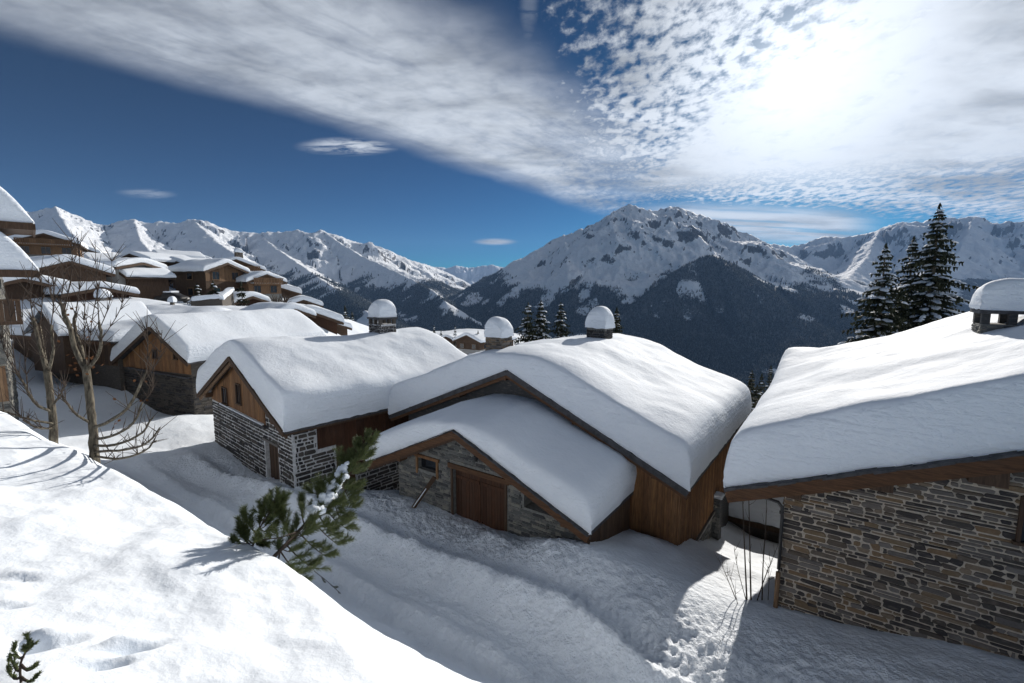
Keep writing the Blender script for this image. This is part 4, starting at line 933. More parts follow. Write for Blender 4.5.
def build_mountains():
    na, nr = 1500, 520
    azm = np.radians(np.linspace(-66, 66, na)); r = np.geomspace(700, 21000, nr)
    A2, R2 = np.meshgrid(azm, r); X, Y = R2*np.sin(A2), R2*np.cos(A2)
    wx = X+160*fbm(X/900, Y/900, 3, 41); wy = Y+160*fbm(X/900, Y/900, 3, 42)
    best = np.full(X.shape, -1e9); who = np.zeros(X.shape, int); dd_ = np.zeros(X.shape); ss_ = np.zeros(X.shape); zt = np.zeros(X.shape); nz = np.zeros(X.shape)
    ids = ['main', 'right', 'left', 'far', 'dome']
    for gid, pts_, slope, amp in ridges:
        P = np.array(R3(pts_)); s0 = 0
        for a, b in zip(P[:-1], P[1:]):
            v = b-a; L2 = v[0]**2+v[1]**2; tt = np.clip(((X-a[0])*v[0]+(Y-a[1])*v[1])/L2, 0, 1)
            # distances measured in a warped plane away from the crest only
            dx, dy = X-(a[0]+tt*v[0]), Y-(a[1]+tt*v[1]); dist = np.hypot(dx, dy)
            zr = a[2]+tt*v[2]; Hh = np.maximum(zr-ZF, 60)*1.7
            z = zr-dist*slope if gid == 'dome' else zr-Hh*(1-np.exp(-dist*slope*1.12/Hh))
            up = z > best
            best = np.where(up, z, best); who = np.where(up, ids.index(gid), who); dd_ = np.where(up, dist, dd_); ss_ = np.where(up, s0+tt*math.sqrt(L2), ss_); zt = np.where(up, zr, zt); nz = np.where(up, amp, nz)
            s0 += math.sqrt(L2)
    Zm = np.maximum(best, ZF+20*fbm(X/300, Y/300, 3, 40))
    k = np.clip(dd_/700, 0, 1)
    rg = ridged(wx/1000, wy/1000, 6, 51, .52)-.45
    gul = ridged(ss_/400+.3*perlin(X/400, Y/400, 5), dd_/1900, 4, 55, .5)-.4
    amp = nz*(Zm > ZF+60)
    fine = ridged(X/260, Y/260, 4, 61, .55)-.4
    hfrac = np.clip((Zm-ZF)/1500, 0, 1.2)
    Zm = Zm+amp*(k*(rg*400*np.clip(hfrac-.16,0,1)+gul*250*np.clip(.25+.75*hfrac,0,1))+fine*50*np.clip(hfrac-.1,.08,1)*(.3+.7*np.clip(dd_/200, 0, 1)))
    Zm = Zm+amp*hfrac*(24*(ridged(X/150, Y/150, 3, 66, .55)-.4)+9*perlin(X/60, Y/60, 67))
    # near lip of the valley keeps under the village shelf
    lim = -95-(R2-420)*.30; lim = np.where(R2 < 2600, lim, 1e9)
    azd = np.degrees(A2)
    left_up = sstep(-40, -52, azd)
    low = np.maximum(lim, -620+0*lim)
    Zm = np.where((R2 < 1500), np.minimum(Zm, np.maximum(low, -560)), Zm)
    # slope for the rock mask
    gz_r = np.gradient(Zm, axis=0)/np.gradient(R2, axis=0); gz_a = np.gradient(Zm, axis=1)/(R2*(azm[1]-azm[0])); steep = np.hypot(gz_r, gz_a)
    n_ = fbm(X/700, Y/700, 5, 71); strip = fbm(ss_/140, dd_/900, 4, 75)
    tl = np.array([60., 60., 40., -2000., 520.])[who]
    forest = sstep(170, -200, Zm-tl+n_*380+strip*260)
    clear = sstep(.17, .36, fbm(X/300, Y/300, 4, 77)+.4*fbm(ss_/60, dd_/500, 4, 79))
    forest = forest*(1-.9*clear*np.where(who == 4, .45, np.where(who == 0, .7, 1.)))*(1-.72*sstep(.18, .46, fbm(ss_/60, dd_/700, 4, 78)+.25*strip)*((who == 0)+(who == 4)))
    rock = sstep(.80, 1.55, steep+.35*fbm(X/180, Y/180, 4, 81)+.55*fbm(ss_/70, dd_/420, 4, 83)+.02)*.95+.18*sstep(650, 1050, Zm)
    rock = np.clip(rock, 0, 1)*np.where(who == 3, .6, 1)
    V_ = np.stack([X, Y, Zm], -1).reshape(-1, 3); idx = np.arange(na*nr).reshape(nr, na)
    q = np.stack([idx[:-1, :-1], idx[:-1, 1:], idx[1:, 1:], idx[1:, :-1]], -1).reshape(-1, 4); wq = who[:-1, :-1].ravel()
    for i, (nm, lab) in enumerate((('mountain', 'broad snowy peak with a dark wooded flank facing the village'), ('mountain_range', 'jagged snowy range beyond the spruces at right'), ('mountain_range', 'long sunlit snowy range beyond the village at left'), ('distant_mountains', 'faint far snowy range closing the valley'))):
        o = grid_obj(nm, V_, nr, na, M['mountain'], None, dict(forest=forest, rock=rock), True, q[(wq == i)|((wq == 4)&(i == 0))]); tag(o, kind='structure')
    # the far woods: every slope under the treeline carries its conifers
    rs = np.random.RandomState(5); cell = R2[:-1, :-1]*(azm[1]-azm[0])*(R2[1:, :-1]-R2[:-1, :-1])
    f4 = forest[:-1, :-1]; wgt = cell*np.clip(f4*1.3-.25, 0, 1)**1.4*(R2[:-1, :-1] < 6800)*(np.abs(np.degrees(A2[:-1, :-1])) < 54)*np.clip(3200/R2[:-1, :-1], .35, 1.5)
    wgt = (wgt/wgt.sum()).ravel(); N = 190000
    k = rs.choice(wgt.size, N, p=wgt); i, j = np.divmod(k, na-1); fi, fj = rs.rand(N), rs.rand(N)
    def lerp(G): return (G[i, j]*(1-fj)+G[i, j+1]*fj)*(1-fi)+(G[i+1, j]*(1-fj)+G[i+1, j+1]*fj)*fi
    px_, py_, pz_ = lerp(X), lerp(Y), lerp(Zm); hh = rs.uniform(13, 27, N); rw = hh*rs.uniform(.17, .26, N); ph = rs.rand(N)*6.28
    S = 5; V = np.zeros((N, S+1, 3))
    for q_ in range(S):
        a_ = ph+2*np.pi*q_/S; V[:, q_, 0] = px_+np.cos(a_)*rw; V[:, q_, 1] = py_+np.sin(a_)*rw; V[:, q_, 2] = pz_-1
    V[:, S, 0] = px_; V[:, S, 1] = py_; V[:, S, 2] = pz_+hh
    base = (np.arange(N)*(S+1))[:, None]; tri = np.concatenate([np.stack([base[:, 0]+q_, base[:, 0]+(q_+1) % S, base[:, 0]+S], 1) for q_ in range(S)])
    me = bpy.data.meshes.new('forest'); me.vertices.add(N*(S+1)); me.vertices.foreach_set('co', V.astype(np.float32).ravel())
    me.loops.add(tri.size); me.loops.foreach_set('vertex_index', tri.astype(np.int32).ravel()); me.polygons.add(len(tri)); me.polygons.foreach_set('loop_start', (np.arange(len(tri))*3).astype(np.int32))
    me.materials.append(M['far_spruce']); me.update(calc_edges=True)
    o = bpy.data.objects.new('forest', me); COL.objects.link(o); tag(o, kind='stuff')
    return X, Y, Zm
build_mountains()
# ------------------------------------------------------------------ vegetation
def conifer(name, u_top, v_top, d, zb, rad_b, label, group=None, seed=0, snow=.5, dens=1.0, lean=0.):
    rnd = random.Random(seed)
    top = pt(u_top, v_top, d); base = np.array([top[0], top[1], zb]); h = top[2]-zb
    o = empty(name, base, 0, label, 'tree', group)
    mb = MB(); mb.tube([(0, 0, -1), (0, 0, h*.5), (0, 0, h)], [rad_b*.09, rad_b*.05, .02], 7); mb.build('trunk', M['bark'], o)
    cr = MB(); sn = MB()
    levels = int(h/.36*dens); 
    for i in range(levels):
        t = (i+rnd.random()*.6)/levels; z = h*(.06+.925*t)+rnd.uniform(-.3, .3)*(1.1-t); R = 1.15*rad_b*(1-t)**.78*(.6+.6*rnd.random())+.22*(1-t)+.03
        nb = max(5, int(8+6*(1-t)))
        for k in range(nb):
            if rnd.random() < .22: continue
            an = 2*PI*(k+rnd.random()*.8)/nb+i*1.3; L = R*rnd.uniform(.45, 1.2); zj = rnd.uniform(-.28, .28)*(1.05-t)
            dx, dy = math.cos(an), math.sin(an); droop = rnd.uniform(.12, .36)
            nseg = max(3, int(L/.24)); cl_ = 2.2 if rnd.random() < .42 else .15
            for q in range(nseg):
                s = (q+rnd.random()*.7)/nseg; r = L*s; zz_ = z+zj-droop*L*s*s+.06*L*s
                wd = .12+.26*(1-s)*min(L, 1.6)*.5+.12
                for side in (-1, 1):
                    ln = wd*rnd.uniform(.7, 1.4); a2 = an+side*rnd.uniform(.35, 1.0)
                    p0 = Vector((dx*r, dy*r, zz_)); p1 = p0+Vector((math.cos(a2)*ln, math.sin(a2)*ln, -rnd.uniform(.05, .42)*ln))
                    nrm = Vector((-math.sin(a2), math.cos(a2), rnd.uniform(-.6, .6))).normalized()*rnd.uniform(.05, .10)*(1+.4*L/2)
                    mid_ = (p0+p1)/2+Vector((0, 0, .03))
                    cr.add([p0-nrm*.5, mid_-nrm*1.2, p1, mid_+nrm*1.2], [(0, 1, 2, 3)])
                    if rnd.random() < .85:
                        hg = rnd.uniform(.12, .38)*(.5+.6*min(1.5, L)/1.5); e_ = Vector((rnd.uniform(-.08, .08), rnd.uniform(-.08, .08), 0)); w2 = Vector((math.cos(a2), math.sin(a2), 0))*ln*.22
                        cr.add([p0+w2*.2, mid_+w2, p1*.35+mid_*.65+e_+Vector((0, 0, -hg)), mid_-w2+e_*.5+Vector((0, 0, -hg*.8))], [(0, 1, 2, 3)])
                if rnd.random() < snow*.24*cl_ and s > .15:
                    ww = wd*rnd.uniform(.5, 1.6); c = Vector((dx*r, dy*r, zz_+.06)); th = rnd.uniform(.05, .13)*(1+ww)
                    sd_ = Vector((-dy, dx, 0)); fw = Vector((dx, dy, -droop))
                    pts_ = []
                    for j in range(6):
                        b = 2*PI*j/6+rnd.random()*.5; pts_.append(c+sd_*math.cos(b)*ww*rnd.uniform(.5, .9)+fw*math.sin(b)*ww*rnd.uniform(.7, 1.2))
                    m_ = c+Vector((0, 0, th)); ms = [c+(p-c)*.6+Vector((0, 0, th*.85)) for p in pts_]
                    fs = [(j, (j+1) % 6, 6+(j+1) % 6, 6+j) for j in range(6)]+[(6+j, 6+(j+1) % 6, 12) for j in range(6)]
                    sn.add(pts_+ms+[m_], fs)
    for k in range(26):
        z = h*1.005-.9*rnd.random()**1.5*min(1, h/12); a2 = rnd.random()*6.28; ln = .10+.35*(h*1.005-z)
        p0 = Vector((0, 0, z+.12)); p1 = Vector((math.cos(a2)*ln, math.sin(a2)*ln, z-.12)); w2 = Vector((-math.sin(a2), math.cos(a2), 0))*.07
        cr.add([p0-w2*.4, p0+w2*.4, p1+w2, p1-w2], [(0, 1, 2, 3)])
    cr.build('crown', M['spruce'], o, fix=False)
    if sn.v: sn.build('snow', M['snow'], o, smooth=True)
    return o
conifer('spruce', 940, 205, 42, -13, 5.2, 'tallest spruce with snow clumps on its branches, behind the right roof', 'spruces behind the right roof', 1, .95)
conifer('spruce', 886, 245, 40, -13, 3.9, 'shorter spruce left of the tallest one behind the right roof', 'spruces behind the right roof', 2, .7)
conifer('spruce', 914, 238, 45, -14, 3.9, 'middle spruce wedged between its two taller and shorter neighbours behind the right roof', 'spruces behind the right roof', 3, .8)
conifer('spruce', 528, 303, 62, -16, 3.7, 'left snowy spruce of three between the two chimneys', 'spruces between the chimneys', 4, .7)
conifer('spruce', 541, 301, 64, -16, 3.7, 'middle snowy spruce of three between the two chimneys', 'spruces between the chimneys', 5, .7)
conifer('spruce', 561, 303, 66, -16, 3.6, 'right snowy spruce of three between the two chimneys', 'spruces between the chimneys', 6, .7)
conifer('spruce', 617, 308, 60, -16, 2.6, 'spruce half hidden right behind the capped chimney of the centre house', None, 7, .5)
for i, (u, v, d, zb, r, lab) in enumerate([(752, 371, 70, -30, 2.6, 'dark spruce top in the gap, nearest the centre roof corner'), (762, 374, 78, -33, 2.6, 'dark spruce top in the middle of the gap beyond the centre roof'), (771, 366, 90, -36, 2.7, 'dark spruce top in the gap, touching the right roof edge'), (757, 385, 60, -28, 2.4, 'lowest dark spruce top in the gap between the two big roofs')]):
    conifer('spruce', u, v, d, zb, r, lab, 'spruces down in the gap', 10+i, .15)
for i, (u, v, d, zb, r, lab) in enumerate([(197, 284, 66, -4, 1.2, 'small dark spruce before the tall brown chalets, left one'), (213, 281, 66, -4, 1.3, 'small snow-dusted spruce before the dark-fronted chalet'), (241, 282, 66, -4, 1.1, 'slim spruce before the sunlit balcony chalet'),
        (434, 326, 130, -32, 2.0, 'dark spruce downslope, left of the far chalets'), (455, 326, 140, -34, 2.0, 'dark spruce standing between the far chalets'), (441, 331, 120, -30, 1.8, 'smaller dark spruce in front of the far chalets'), (478, 331, 120, -30, 1.7, 'dark spruce right of the largest far chalet'), (345, 306, 95, -16, 2.2, 'dark spruce beside the tip of the village'), (352, 312, 100, -18, 2.0, 'lower dark spruce beside the tip of the village'), (95, 268, 70, -1, 1.6, 'dark spruce below the honey-brown chalet'), (86, 262, 90, 1, 1.6, 'dark spruce right of the honey-brown chalet')]):
    conifer('spruce', u, v, d, zb, r, lab, 'small spruces among the chalets', 30+i, .35, .8)

# ---- bare pollarded trees on the bank
def P3(u, v, d): return Vector([float(a) for a in pt(u, v, d)])
def curve_pts(ctrl, n):
    out = []; m_ = len(ctrl)-1
    for i in range(n+1):
        t = i/n*m_; k = min(int(t), m_-1); f = t-k
        p0 = ctrl[max(k-1, 0)]; p1 = ctrl[k]; p2 = ctrl[k+1]; p3 = ctrl[min(k+2, m_)]
        out.append(.5*((2*p1)+(p2-p0)*f+(2*p0-5*p1+4*p2-p3)*f*f+(3*p1-p0-3*p2+p3)*f*f*f))
    return out
def bare_tree(name, label, trunk, limbs, shoots, seed, twigs=60, leaf=None):
    kk = D/8.6*.62; trunk = [(p, r*kk) for p, r in trunk]; limbs = [(c, a_*kk, b_*kk) for c, a_, b_ in limbs]; shoots = [(c, r*kk) for c, r in shoots]
    rnd = random.Random(seed); base = trunk[0][0]
    o = empty(name, base, 0, label, 'tree', None); B = Vector(base)
    mb = MB(); tp = curve_pts([t[0]-B for t in trunk], 14); rr = np.interp(np.linspace(0, len(trunk)-1, 15), range(len(trunk)), [t[1] for t in trunk])
    tp[0] = Vector((0, 0, min(-.2, ground_z(B.x, B.y)-B.z-.3))); mb.tube([p+Vector((rnd.uniform(-.008, .008), rnd.uniform(-.008, .008), 0)) for p in tp], [r*rnd.uniform(.92, 1.08) for r in rr], 10); mb.build('trunk', M['bark'], o, smooth=True)
    mb = MB(); ends = []
    for ctrl, r0, r1 in limbs:
        cp = curve_pts([Vector(c)-B for c in ctrl], 10); mb.tube([p+Vector((rnd.uniform(-.01, .01), rnd.uniform(-.01, .01), rnd.uniform(-.01, .01))) for p in cp], list(np.linspace(r0, r1, 11)), 7); ends.append((cp, r1))
    mb.build('limb', M['bark'], o, smooth=True)
    mb = MB()
    for ctrl, r0 in shoots:
        cp = curve_pts([Vector(c)-B for c in ctrl], 8); mb.tube(cp, list(np.linspace(r0, .004, 9)), 5)
        ends.append((cp, r0*.5))
    for k in range(twigs):
        cp, r = rnd.choice(ends); i = rnd.randrange(2, len(cp)-1); p = cp[i]; d = (cp[i+1]-cp[i-1]).normalized()
        q = Vector((rnd.uniform(-1, 1), rnd.uniform(-1, 1), rnd.uniform(-.2, 1.3))).normalized(); L = rnd.uniform(.12, .5)
        dr = (d*.8+q).normalized()
        mb.tube([p, p+dr*L*.5+Vector((0, 0, .02)), p+dr*L+Vector((0, 0, .10*L))], [.007, .005, .0025], 4)
    mb.build('twig', M['twig'], o)
    if leaf:
        lb = MB()
        for k in range(leaf):
            cp, r = rnd.choice(ends[:4]); p = rnd.choice(cp)+Vector((rnd.gauss(0, .12), rnd.gauss(0, .12), rnd.gauss(0, .12)))
            a_ = Vector((rnd.uniform(-1, 1), rnd.uniform(-1, 1), rnd.uniform(-1, 1))).normalized()*.035; b_ = a_.orthogonal().normalized()*.025
            lb.add([p-a_, p-b_, p+a_, p+b_], [(0, 1, 2, 3)])
        lb.build('dead_leaves', M['leaf'], o, fix=False)
    return o
D = 9.0
bare_tree('bare_tree', 'thicker bare pollarded tree on the snow bank, right one of two',
  [(P3(94, 462, D), .125), (P3(93, 430, D), .105), (P3(90, 400, D), .095), (P3(86, 366, D), .105)],
  [([P3(86, 370, D), P3(76, 352, D), P3(70, 330, D-.1), P3(64, 312, D-.1), P3(60, 303, D)], .075, .05),
   ([P3(87, 368, D), P3(80, 345, D+.2), P3(74, 325, D+.3), P3(76, 312, D+.3)], .06, .035),
   ([P3(88, 368, D), P3(98, 355, D), P3(101, 338, D-.2), P3(99, 322, D-.2)], .055, .03),
   ([P3(93, 428, D), P3(108, 422, D-.3), P3(128, 408, D-.5), P3(140, 385, D-.6), P3(146, 372, D-.6)], .05, .03),
   ([P3(94, 440, D), P3(112, 436, D-.4), P3(132, 424, D-.7), P3(143, 402, D-.8)], .045, .022),
   ([P3(94, 446, D), P3(118, 444, D-.5), P3(140, 434, D-.9), P3(152, 418, D-1.0)], .045, .02),
   ([P3(94, 452, D), P3(122, 450, D-.6), P3(146, 444, D-1.1), P3(160, 428, D-1.2)], .042, .018),
   ([P3(95, 456, D), P3(118, 459, D-.7), P3(142, 452, D-1.2), P3(156, 440, D-1.3)], .04, .016),
   ([P3(92, 424, D), P3(76, 414, D-.3), P3(66, 402, D-.4), P3(62, 396, D-.4)], .04, .02)],
  [([P3(60, 304, D), P3(64, 280, D), P3(66, 262, D)], .018), ([P3(64, 312, D), P3(72, 270, D), P3(71, 236, D-.1)], .02), ([P3(76, 312, D), P3(80, 280, D), P3(78, 238, D)], .018),
   ([P3(99, 322, D), P3(97, 290, D), P3(95, 240, D)], .018), ([P3(88, 366, D), P3(92, 320, D), P3(104, 262, D)], .018), ([P3(99, 330, D), P3(110, 300, D), P3(112, 252, D)], .015),
   ([P3(146, 372, D-.6), P3(148, 345, D-.6), P3(146, 322, D-.6)], .016), ([P3(140, 385, D-.6), P3(158, 360, D-.6), P3(162, 330, D-.6)], .014), ([P3(143, 402, D-.8), P3(152, 390, D-.8), P3(154, 366, D-.8)], .013),
   ([P3(70, 330, D), P3(52, 300, D), P3(48, 270, D)], .014), ([P3(101, 340, D-.2), P3(120, 310, D-.2), P3(124, 286, D-.2)], .014), ([P3(86, 364, D), P3(84, 320, D), P3(88, 270, D)], .016)],
  5, 340, 40)
D = 9.7
bare_tree('bare_tree', 'thinner bare pollarded tree on the snow bank, left one of two',
  [(P3(54, 446, D), .105), (P3(53, 420, D), .095), (P3(50, 395, D), .085), (P3(47, 370, D), .085)],
  [([P3(47, 372, D), P3(41, 350, D), P3(36, 328, D), P3(33, 318, D)], .06, .045), ([P3(46, 366, D), P3(43, 345, D+.2), P3(40, 326, D+.2)], .045, .03),
   ([P3(48, 372, D), P3(53, 352, D-.1), P3(52, 335, D-.1), P3(51, 325, D-.1)], .045, .03), ([P3(53, 412, D), P3(36, 404, D-.3), P3(28, 392, D-.4), P3(20, 378, D-.4), P3(16, 372, D-.4)], .042, .022),
   ([P3(54, 424, D), P3(32, 420, D-.4), P3(12, 414, D-.6), P3(-6, 408, D-.7)], .036, .016), ([P3(54, 428, D), P3(38, 428, D-.4), P3(22, 420, D-.6)], .03, .014), ([P3(53, 405, D), P3(60, 396, D-.2), P3(66, 384, D-.3)], .03, .014)],
  [([P3(33, 318, D), P3(30, 296, D), P3(32, 275, D)], .016), ([P3(40, 326, D), P3(42, 300, D), P3(40, 270, D)], .014), ([P3(51, 325, D), P3(54, 300, D), P3(52, 275, D)], .014),
   ([P3(16, 372, D-.4), P3(12, 340, D-.4), P3(10, 300, D-.4)], .014), ([P3(20, 378, D-.4), P3(4, 350, D-.4), P3(-4, 310, D-.4)], .014), ([P3(28, 392, D-.4), P3(24, 350, D-.4), P3(22, 290, D-.4)], .013)],
  6, 260)

# ---- pines poking out of the bank edge
def needle_shoot(mb, p, d, L, rnd, n=110, nl=.06, w=.0024):
    d = d.normalized(); a = d.orthogonal().normalized(); b = d.cross(a)
    mb.tube([p, p+d*L], [.007, .004], 5)
    for k in range(n):
        s = rnd.random()**.8; t = 2*PI*rnd.random(); out_ = (a*math.cos(t)+b*math.sin(t)); ln = nl*rnd.uniform(.7, 1.15)
        q0 = p+d*L*s; q1 = q0+(out_*.75+d*rnd.uniform(.5, 1.0)).normalized()*ln
        sd_ = (q1-q0).cross(Vector((rnd.uniform(-1, 1), rnd.uniform(-1, 1), rnd.uniform(-1, 1)))).normalized()*w
        mb.add([q0-sd_, q0+sd_, q1+sd_*.4, q1-sd_*.4], [(0, 1, 2, 3)], 0)
def pine(name, label, stem, rad0, shoots, snow, seed, nneed=150, fill=0, nl=.06, lean=0., u0=0., d0=0.):
    rnd = random.Random(seed); B = stem[0]
    o = empty(name, B, 0, label, 'tree')
    cp = curve_pts([c-B for c in stem], 12); mb = MB(); mb.tube(cp, list(np.linspace(rad0, .006, 13)), 8); mb.build('stem', M['twig'], o, smooth=True)
    nd = MB(); br = MB()
    for (s, u, v, dd_, n_) in shoots:
        if lean: dd_ = d0+lean*min(1.1, max(-.15, (u-u0)/103))+(dd_-d0)*.6
        i = min(11, int(s*12)); p = cp[i].lerp(cp[i+1], s*12-i); e = P3(u, v, dd_)-B
        ctrl = [p, p.lerp(e, .5)+Vector((0, 0, -.03)), e]; q = curve_pts(ctrl, 4); br.tube(q, list(np.linspace(.011, .004, 5)), 5)
        L = (e-p).length
        for k in range(n_+2):
            f = .35+.65*(k+rnd.random()*.5)/n_; j = min(3, int(f*4)); pp = q[j].lerp(q[j+1], min(1, f*4-j)); ax = (q[j+1]-q[j]).normalized()
            dr = (ax*.8+Vector((rnd.uniform(-1, 1), rnd.uniform(-1, 1), rnd.uniform(-.2, 1)))*.5+Vector((.25, 0, .45)))
            needle_shoot(nd, pp, dr, rnd.uniform(1.7, 3.6)*nl, rnd, nneed, nl)
    for k in range(8): i = 9+k % 3; needle_shoot(nd, cp[i], (cp[12]-cp[9])+Vector((rnd.uniform(-1, 1), rnd.uniform(-1, 1), rnd.uniform(-1, 1)))*nl*2, nl*2.5, rnd, nneed, nl)
    for k in range(fill):
        s_ = .12+.86*(k+rnd.random())/fill; i = min(11, int(s_*12)); p = cp[i].lerp(cp[i+1], s_*12-i); ax = (cp[i+1]-cp[i]).normalized()
        sd_ = Vector((rnd.uniform(-1, 1), rnd.uniform(-1, 1), rnd.uniform(-1, .6))); L = rnd.uniform(.10, .42)*(1.15-s_*.7)
        e = p+(ax*.75+sd_*.7).normalized()*L; e.z += L*.1; q = curve_pts([p, p.lerp(e, .5)+Vector((0, 0, -.02)), e], 4); br.tube(q, list(np.linspace(.008, .003, 5)), 5)
        for r_ in range(3): needle_shoot(nd, q[2+r_ % 2].lerp(q[4], rnd.random()*.6), ax*.5+(q[4]-q[2]).normalized()*.8+Vector((rnd.uniform(-.4, .4), rnd.uniform(-.4, .4), rnd.uniform(0, .6))), rnd.uniform(.10, .2), rnd, nneed, nl)
    br.build('branch', M['twig'], o, smooth=True); nd.build('needles', M['needle'], o, fix=False)
    if snow:
        bm = bmesh.new(); a0, a1, n_s, r0 = snow
        for k in range(n_s):
            f = a0+(a1-a0)*rnd.random(); i = min(11, int(f*12)); p = cp[i].lerp(cp[i+1], f*12-i)
            rx = r0*rnd.uniform(.35, 1.0)*(1.1-.5*abs(f-(a0+a1)/2)/(a1-a0)); off = Vector((rnd.gauss(-.25, .55), rnd.gauss(0, .5), rnd.uniform(.1, .9)))*r0*1.1
            m4 = bmesh.ops.create_icosphere(bm, subdivisions=2, radius=1); tilt = rnd.uniform(-.6, .6)
            for w_ in m4['verts']:
                n_ = w_.co.copy(); kk_ = 1+.45*mnoise.noise(n_*1.6+Vector((k*3.1, 0, 0)))+.15*mnoise.noise(n_*4+Vector((k, 0, 0)))
                w_.co = Vector((n_.x*rx+n_.z*rx*tilt, n_.y*rx, n_.z*rx*.8))*kk_+p+off
        me = bpy.data.meshes.new('snow'); bm.to_mesh(me); bm.free(); me.polygons.foreach_set('use_smooth', [True]*len(me.polygons)); me.materials.append(M['snow'])
        so_ = bpy.data.objects.new('snow', me); COL.objects.link(so_); so_.parent = o
    return o
d = ground_d(268, 561)+.05
pine('leaning_pine', 'young green pine leaning right out of the bank edge with snow lumps on its stem',
  [P3(265, 566, d), P3(292, 538, d+2.0*27/103), P3(322, 505, d+2.0*57/103), P3(345, 473, d+2.0*80/103), P3(368, 442, d+2.0)], .026,
  [(.15, 300, 575, d-.1, 4), (.15, 272, 590, d-.15, 3), (.2, 312, 568, d, 5), (.25, 282, 520, d+.2, 5), (.3, 325, 556, d-.1, 6), (.35, 300, 505, d+.25, 5), (.4, 338, 545, d, 6), (.45, 318, 492, d+.3, 5), (.5, 345, 528, d+.1, 7), (.55, 352, 508, d+.1, 7),
   (.6, 312, 493, d+.3, 4), (.65, 355, 490, d+.2, 7), (.7, 350, 500, d+.2, 6), (.75, 362, 472, d+.2, 6), (.8, 342, 462, d+.4, 5), (.85, 368, 458, d+.3, 6), (.9, 355, 448, d+.4, 5), (.95, 370, 446, d+.3, 5), (.3, 258, 540, d+.2, 4), (.1, 285, 572, d-.2, 4), (.6, 340, 520, d-.1, 5), (.45, 330, 530, d-.1, 5)],
  (.42, .82, 34, .085), 11, fill=40, nl=.072, lean=2.0, u0=265, d0=d)
d = ground_d(252, 546)-.02
pine('pine_sprig', 'small pine sprig rising from the bank edge left of the leaning pine',
  [P3(252, 548, d), P3(258, 532, d), P3(266, 518, d), P3(274, 508, d)], .012,
  [(.1, 240, 528, d, 5), (.3, 246, 520, d, 5), (.4, 270, 530, d, 5), (.6, 276, 515, d, 5), (.7, 262, 512, d, 4), (.2, 258, 545, d, 5), (.05, 242, 536, d, 5)], (), 12, fill=14)
d = ground_d(338, 594)-.01
pine('pine_twig', 'trailing pine twig hanging along the bank edge below the leaning pine',
  [P3(314, 571, d+.25), P3(328, 582, d+.1), P3(341, 594, d), P3(354, 606, d-.1)], .008,
  [(.2, 324, 582, d+.1, 3), (.4, 336, 588, d, 3), (.6, 342, 598, d, 3), (.8, 354, 602, d-.1, 3)], (), 13, 70, nl=.03)
d = ground_d(21, 682)-.02
pine('pine_twig', 'little dark twig poking from the snow in the bottom left corner',
  [P3(22, 690, d), P3(20, 668, d), P3(24, 655, d), P3(30, 646, d)], .007,
  [(.3, 12, 662, d, 2), (.4, 34, 668, d, 3), (.6, 14, 650, d, 2), (.8, 28, 640, d, 2), (.2, 8, 672, d, 3), (.2, 36, 678, d, 3)], (), 14, 60, nl=.02)

# ---- sapling stems by the downpipe
def sapling():
    rnd = random.Random(21); d = ground_d(752, 600)
    B = P3(752, 606, d); o = empty('sapling_clump', B, 0, 'clump of thin bare saplings in the snow before the downpipe', 'shrub')
    def stem(pts, r0):
        cp = curve_pts([P3(*p)-B for p in pts], 10); mb = MB(); mb.tube(cp, list(np.linspace(r0, .004, 11)), 5)
        for k in range(7):
            i = rnd.randrange(3, 10); q = Vector((rnd.uniform(-1, 1), rnd.uniform(-1, 1), rnd.uniform(.6, 1.8))).normalized(); L = rnd.uniform(.12, .45)
            mb.tube([cp[i], cp[i]+q*L*.5, cp[i]+q*L+Vector((0, 0, .05))], [.006, .004, .002], 4)
        mb.build('stem', M['twig'], o)
    stem([(747, 606, d), (745, 560, d), (743, 510, d), (742, 460, d)], .028); stem([(751, 606, d), (750, 560, d), (749, 510, d), (748, 465, d)], .028)
    stem([(762, 600, d), (763, 565, d), (766, 520, d), (767, 470, d)], .022); stem([(756, 604, d), (764, 580, d), (772, 560, d), (778, 545, d)], .018)
    stem([(738, 604, d), (730, 585, d), (724, 570, d), (718, 558, d)], .014); stem([(768, 600, d), (769, 580, d), (768, 566, d)], .013); stem([(746, 600, d), (738, 570, d), (734, 548, d)], .012)
    stem([(738, 606, d-.3), (733, 585, d-.3), (727, 572, d-.3)], .011)
sapling()
# bare bush on the brow
def bush(u, v, d, h, label, seed):
    rnd = random.Random(seed); o = empty('bare_bush', pt(u, v, d), 0, label, 'shrub', 'bare bushes on the brow'); mb = MB()
    for k in range(26):
        q = Vector((rnd.uniform(-1, 1), rnd.uniform(-1, 1), rnd.uniform(.7, 2))).normalized()*h*rnd.uniform(.6, 1)
        mb.tube([(0, 0, -.2), q*.5+Vector((0, 0, .1)), q], [.05, .035, .02], 4)
    mb.build('stem', M['twig'], o)
bush(277, 306, 72, 2.2, 'bare bush on the brow, left of a pair', 1); bush(285, 305, 74, 2.0, 'bare bush on the brow, right of a pair', 2); bush(269, 308, 70, .9, 'small round bare bush on the brow', 3)
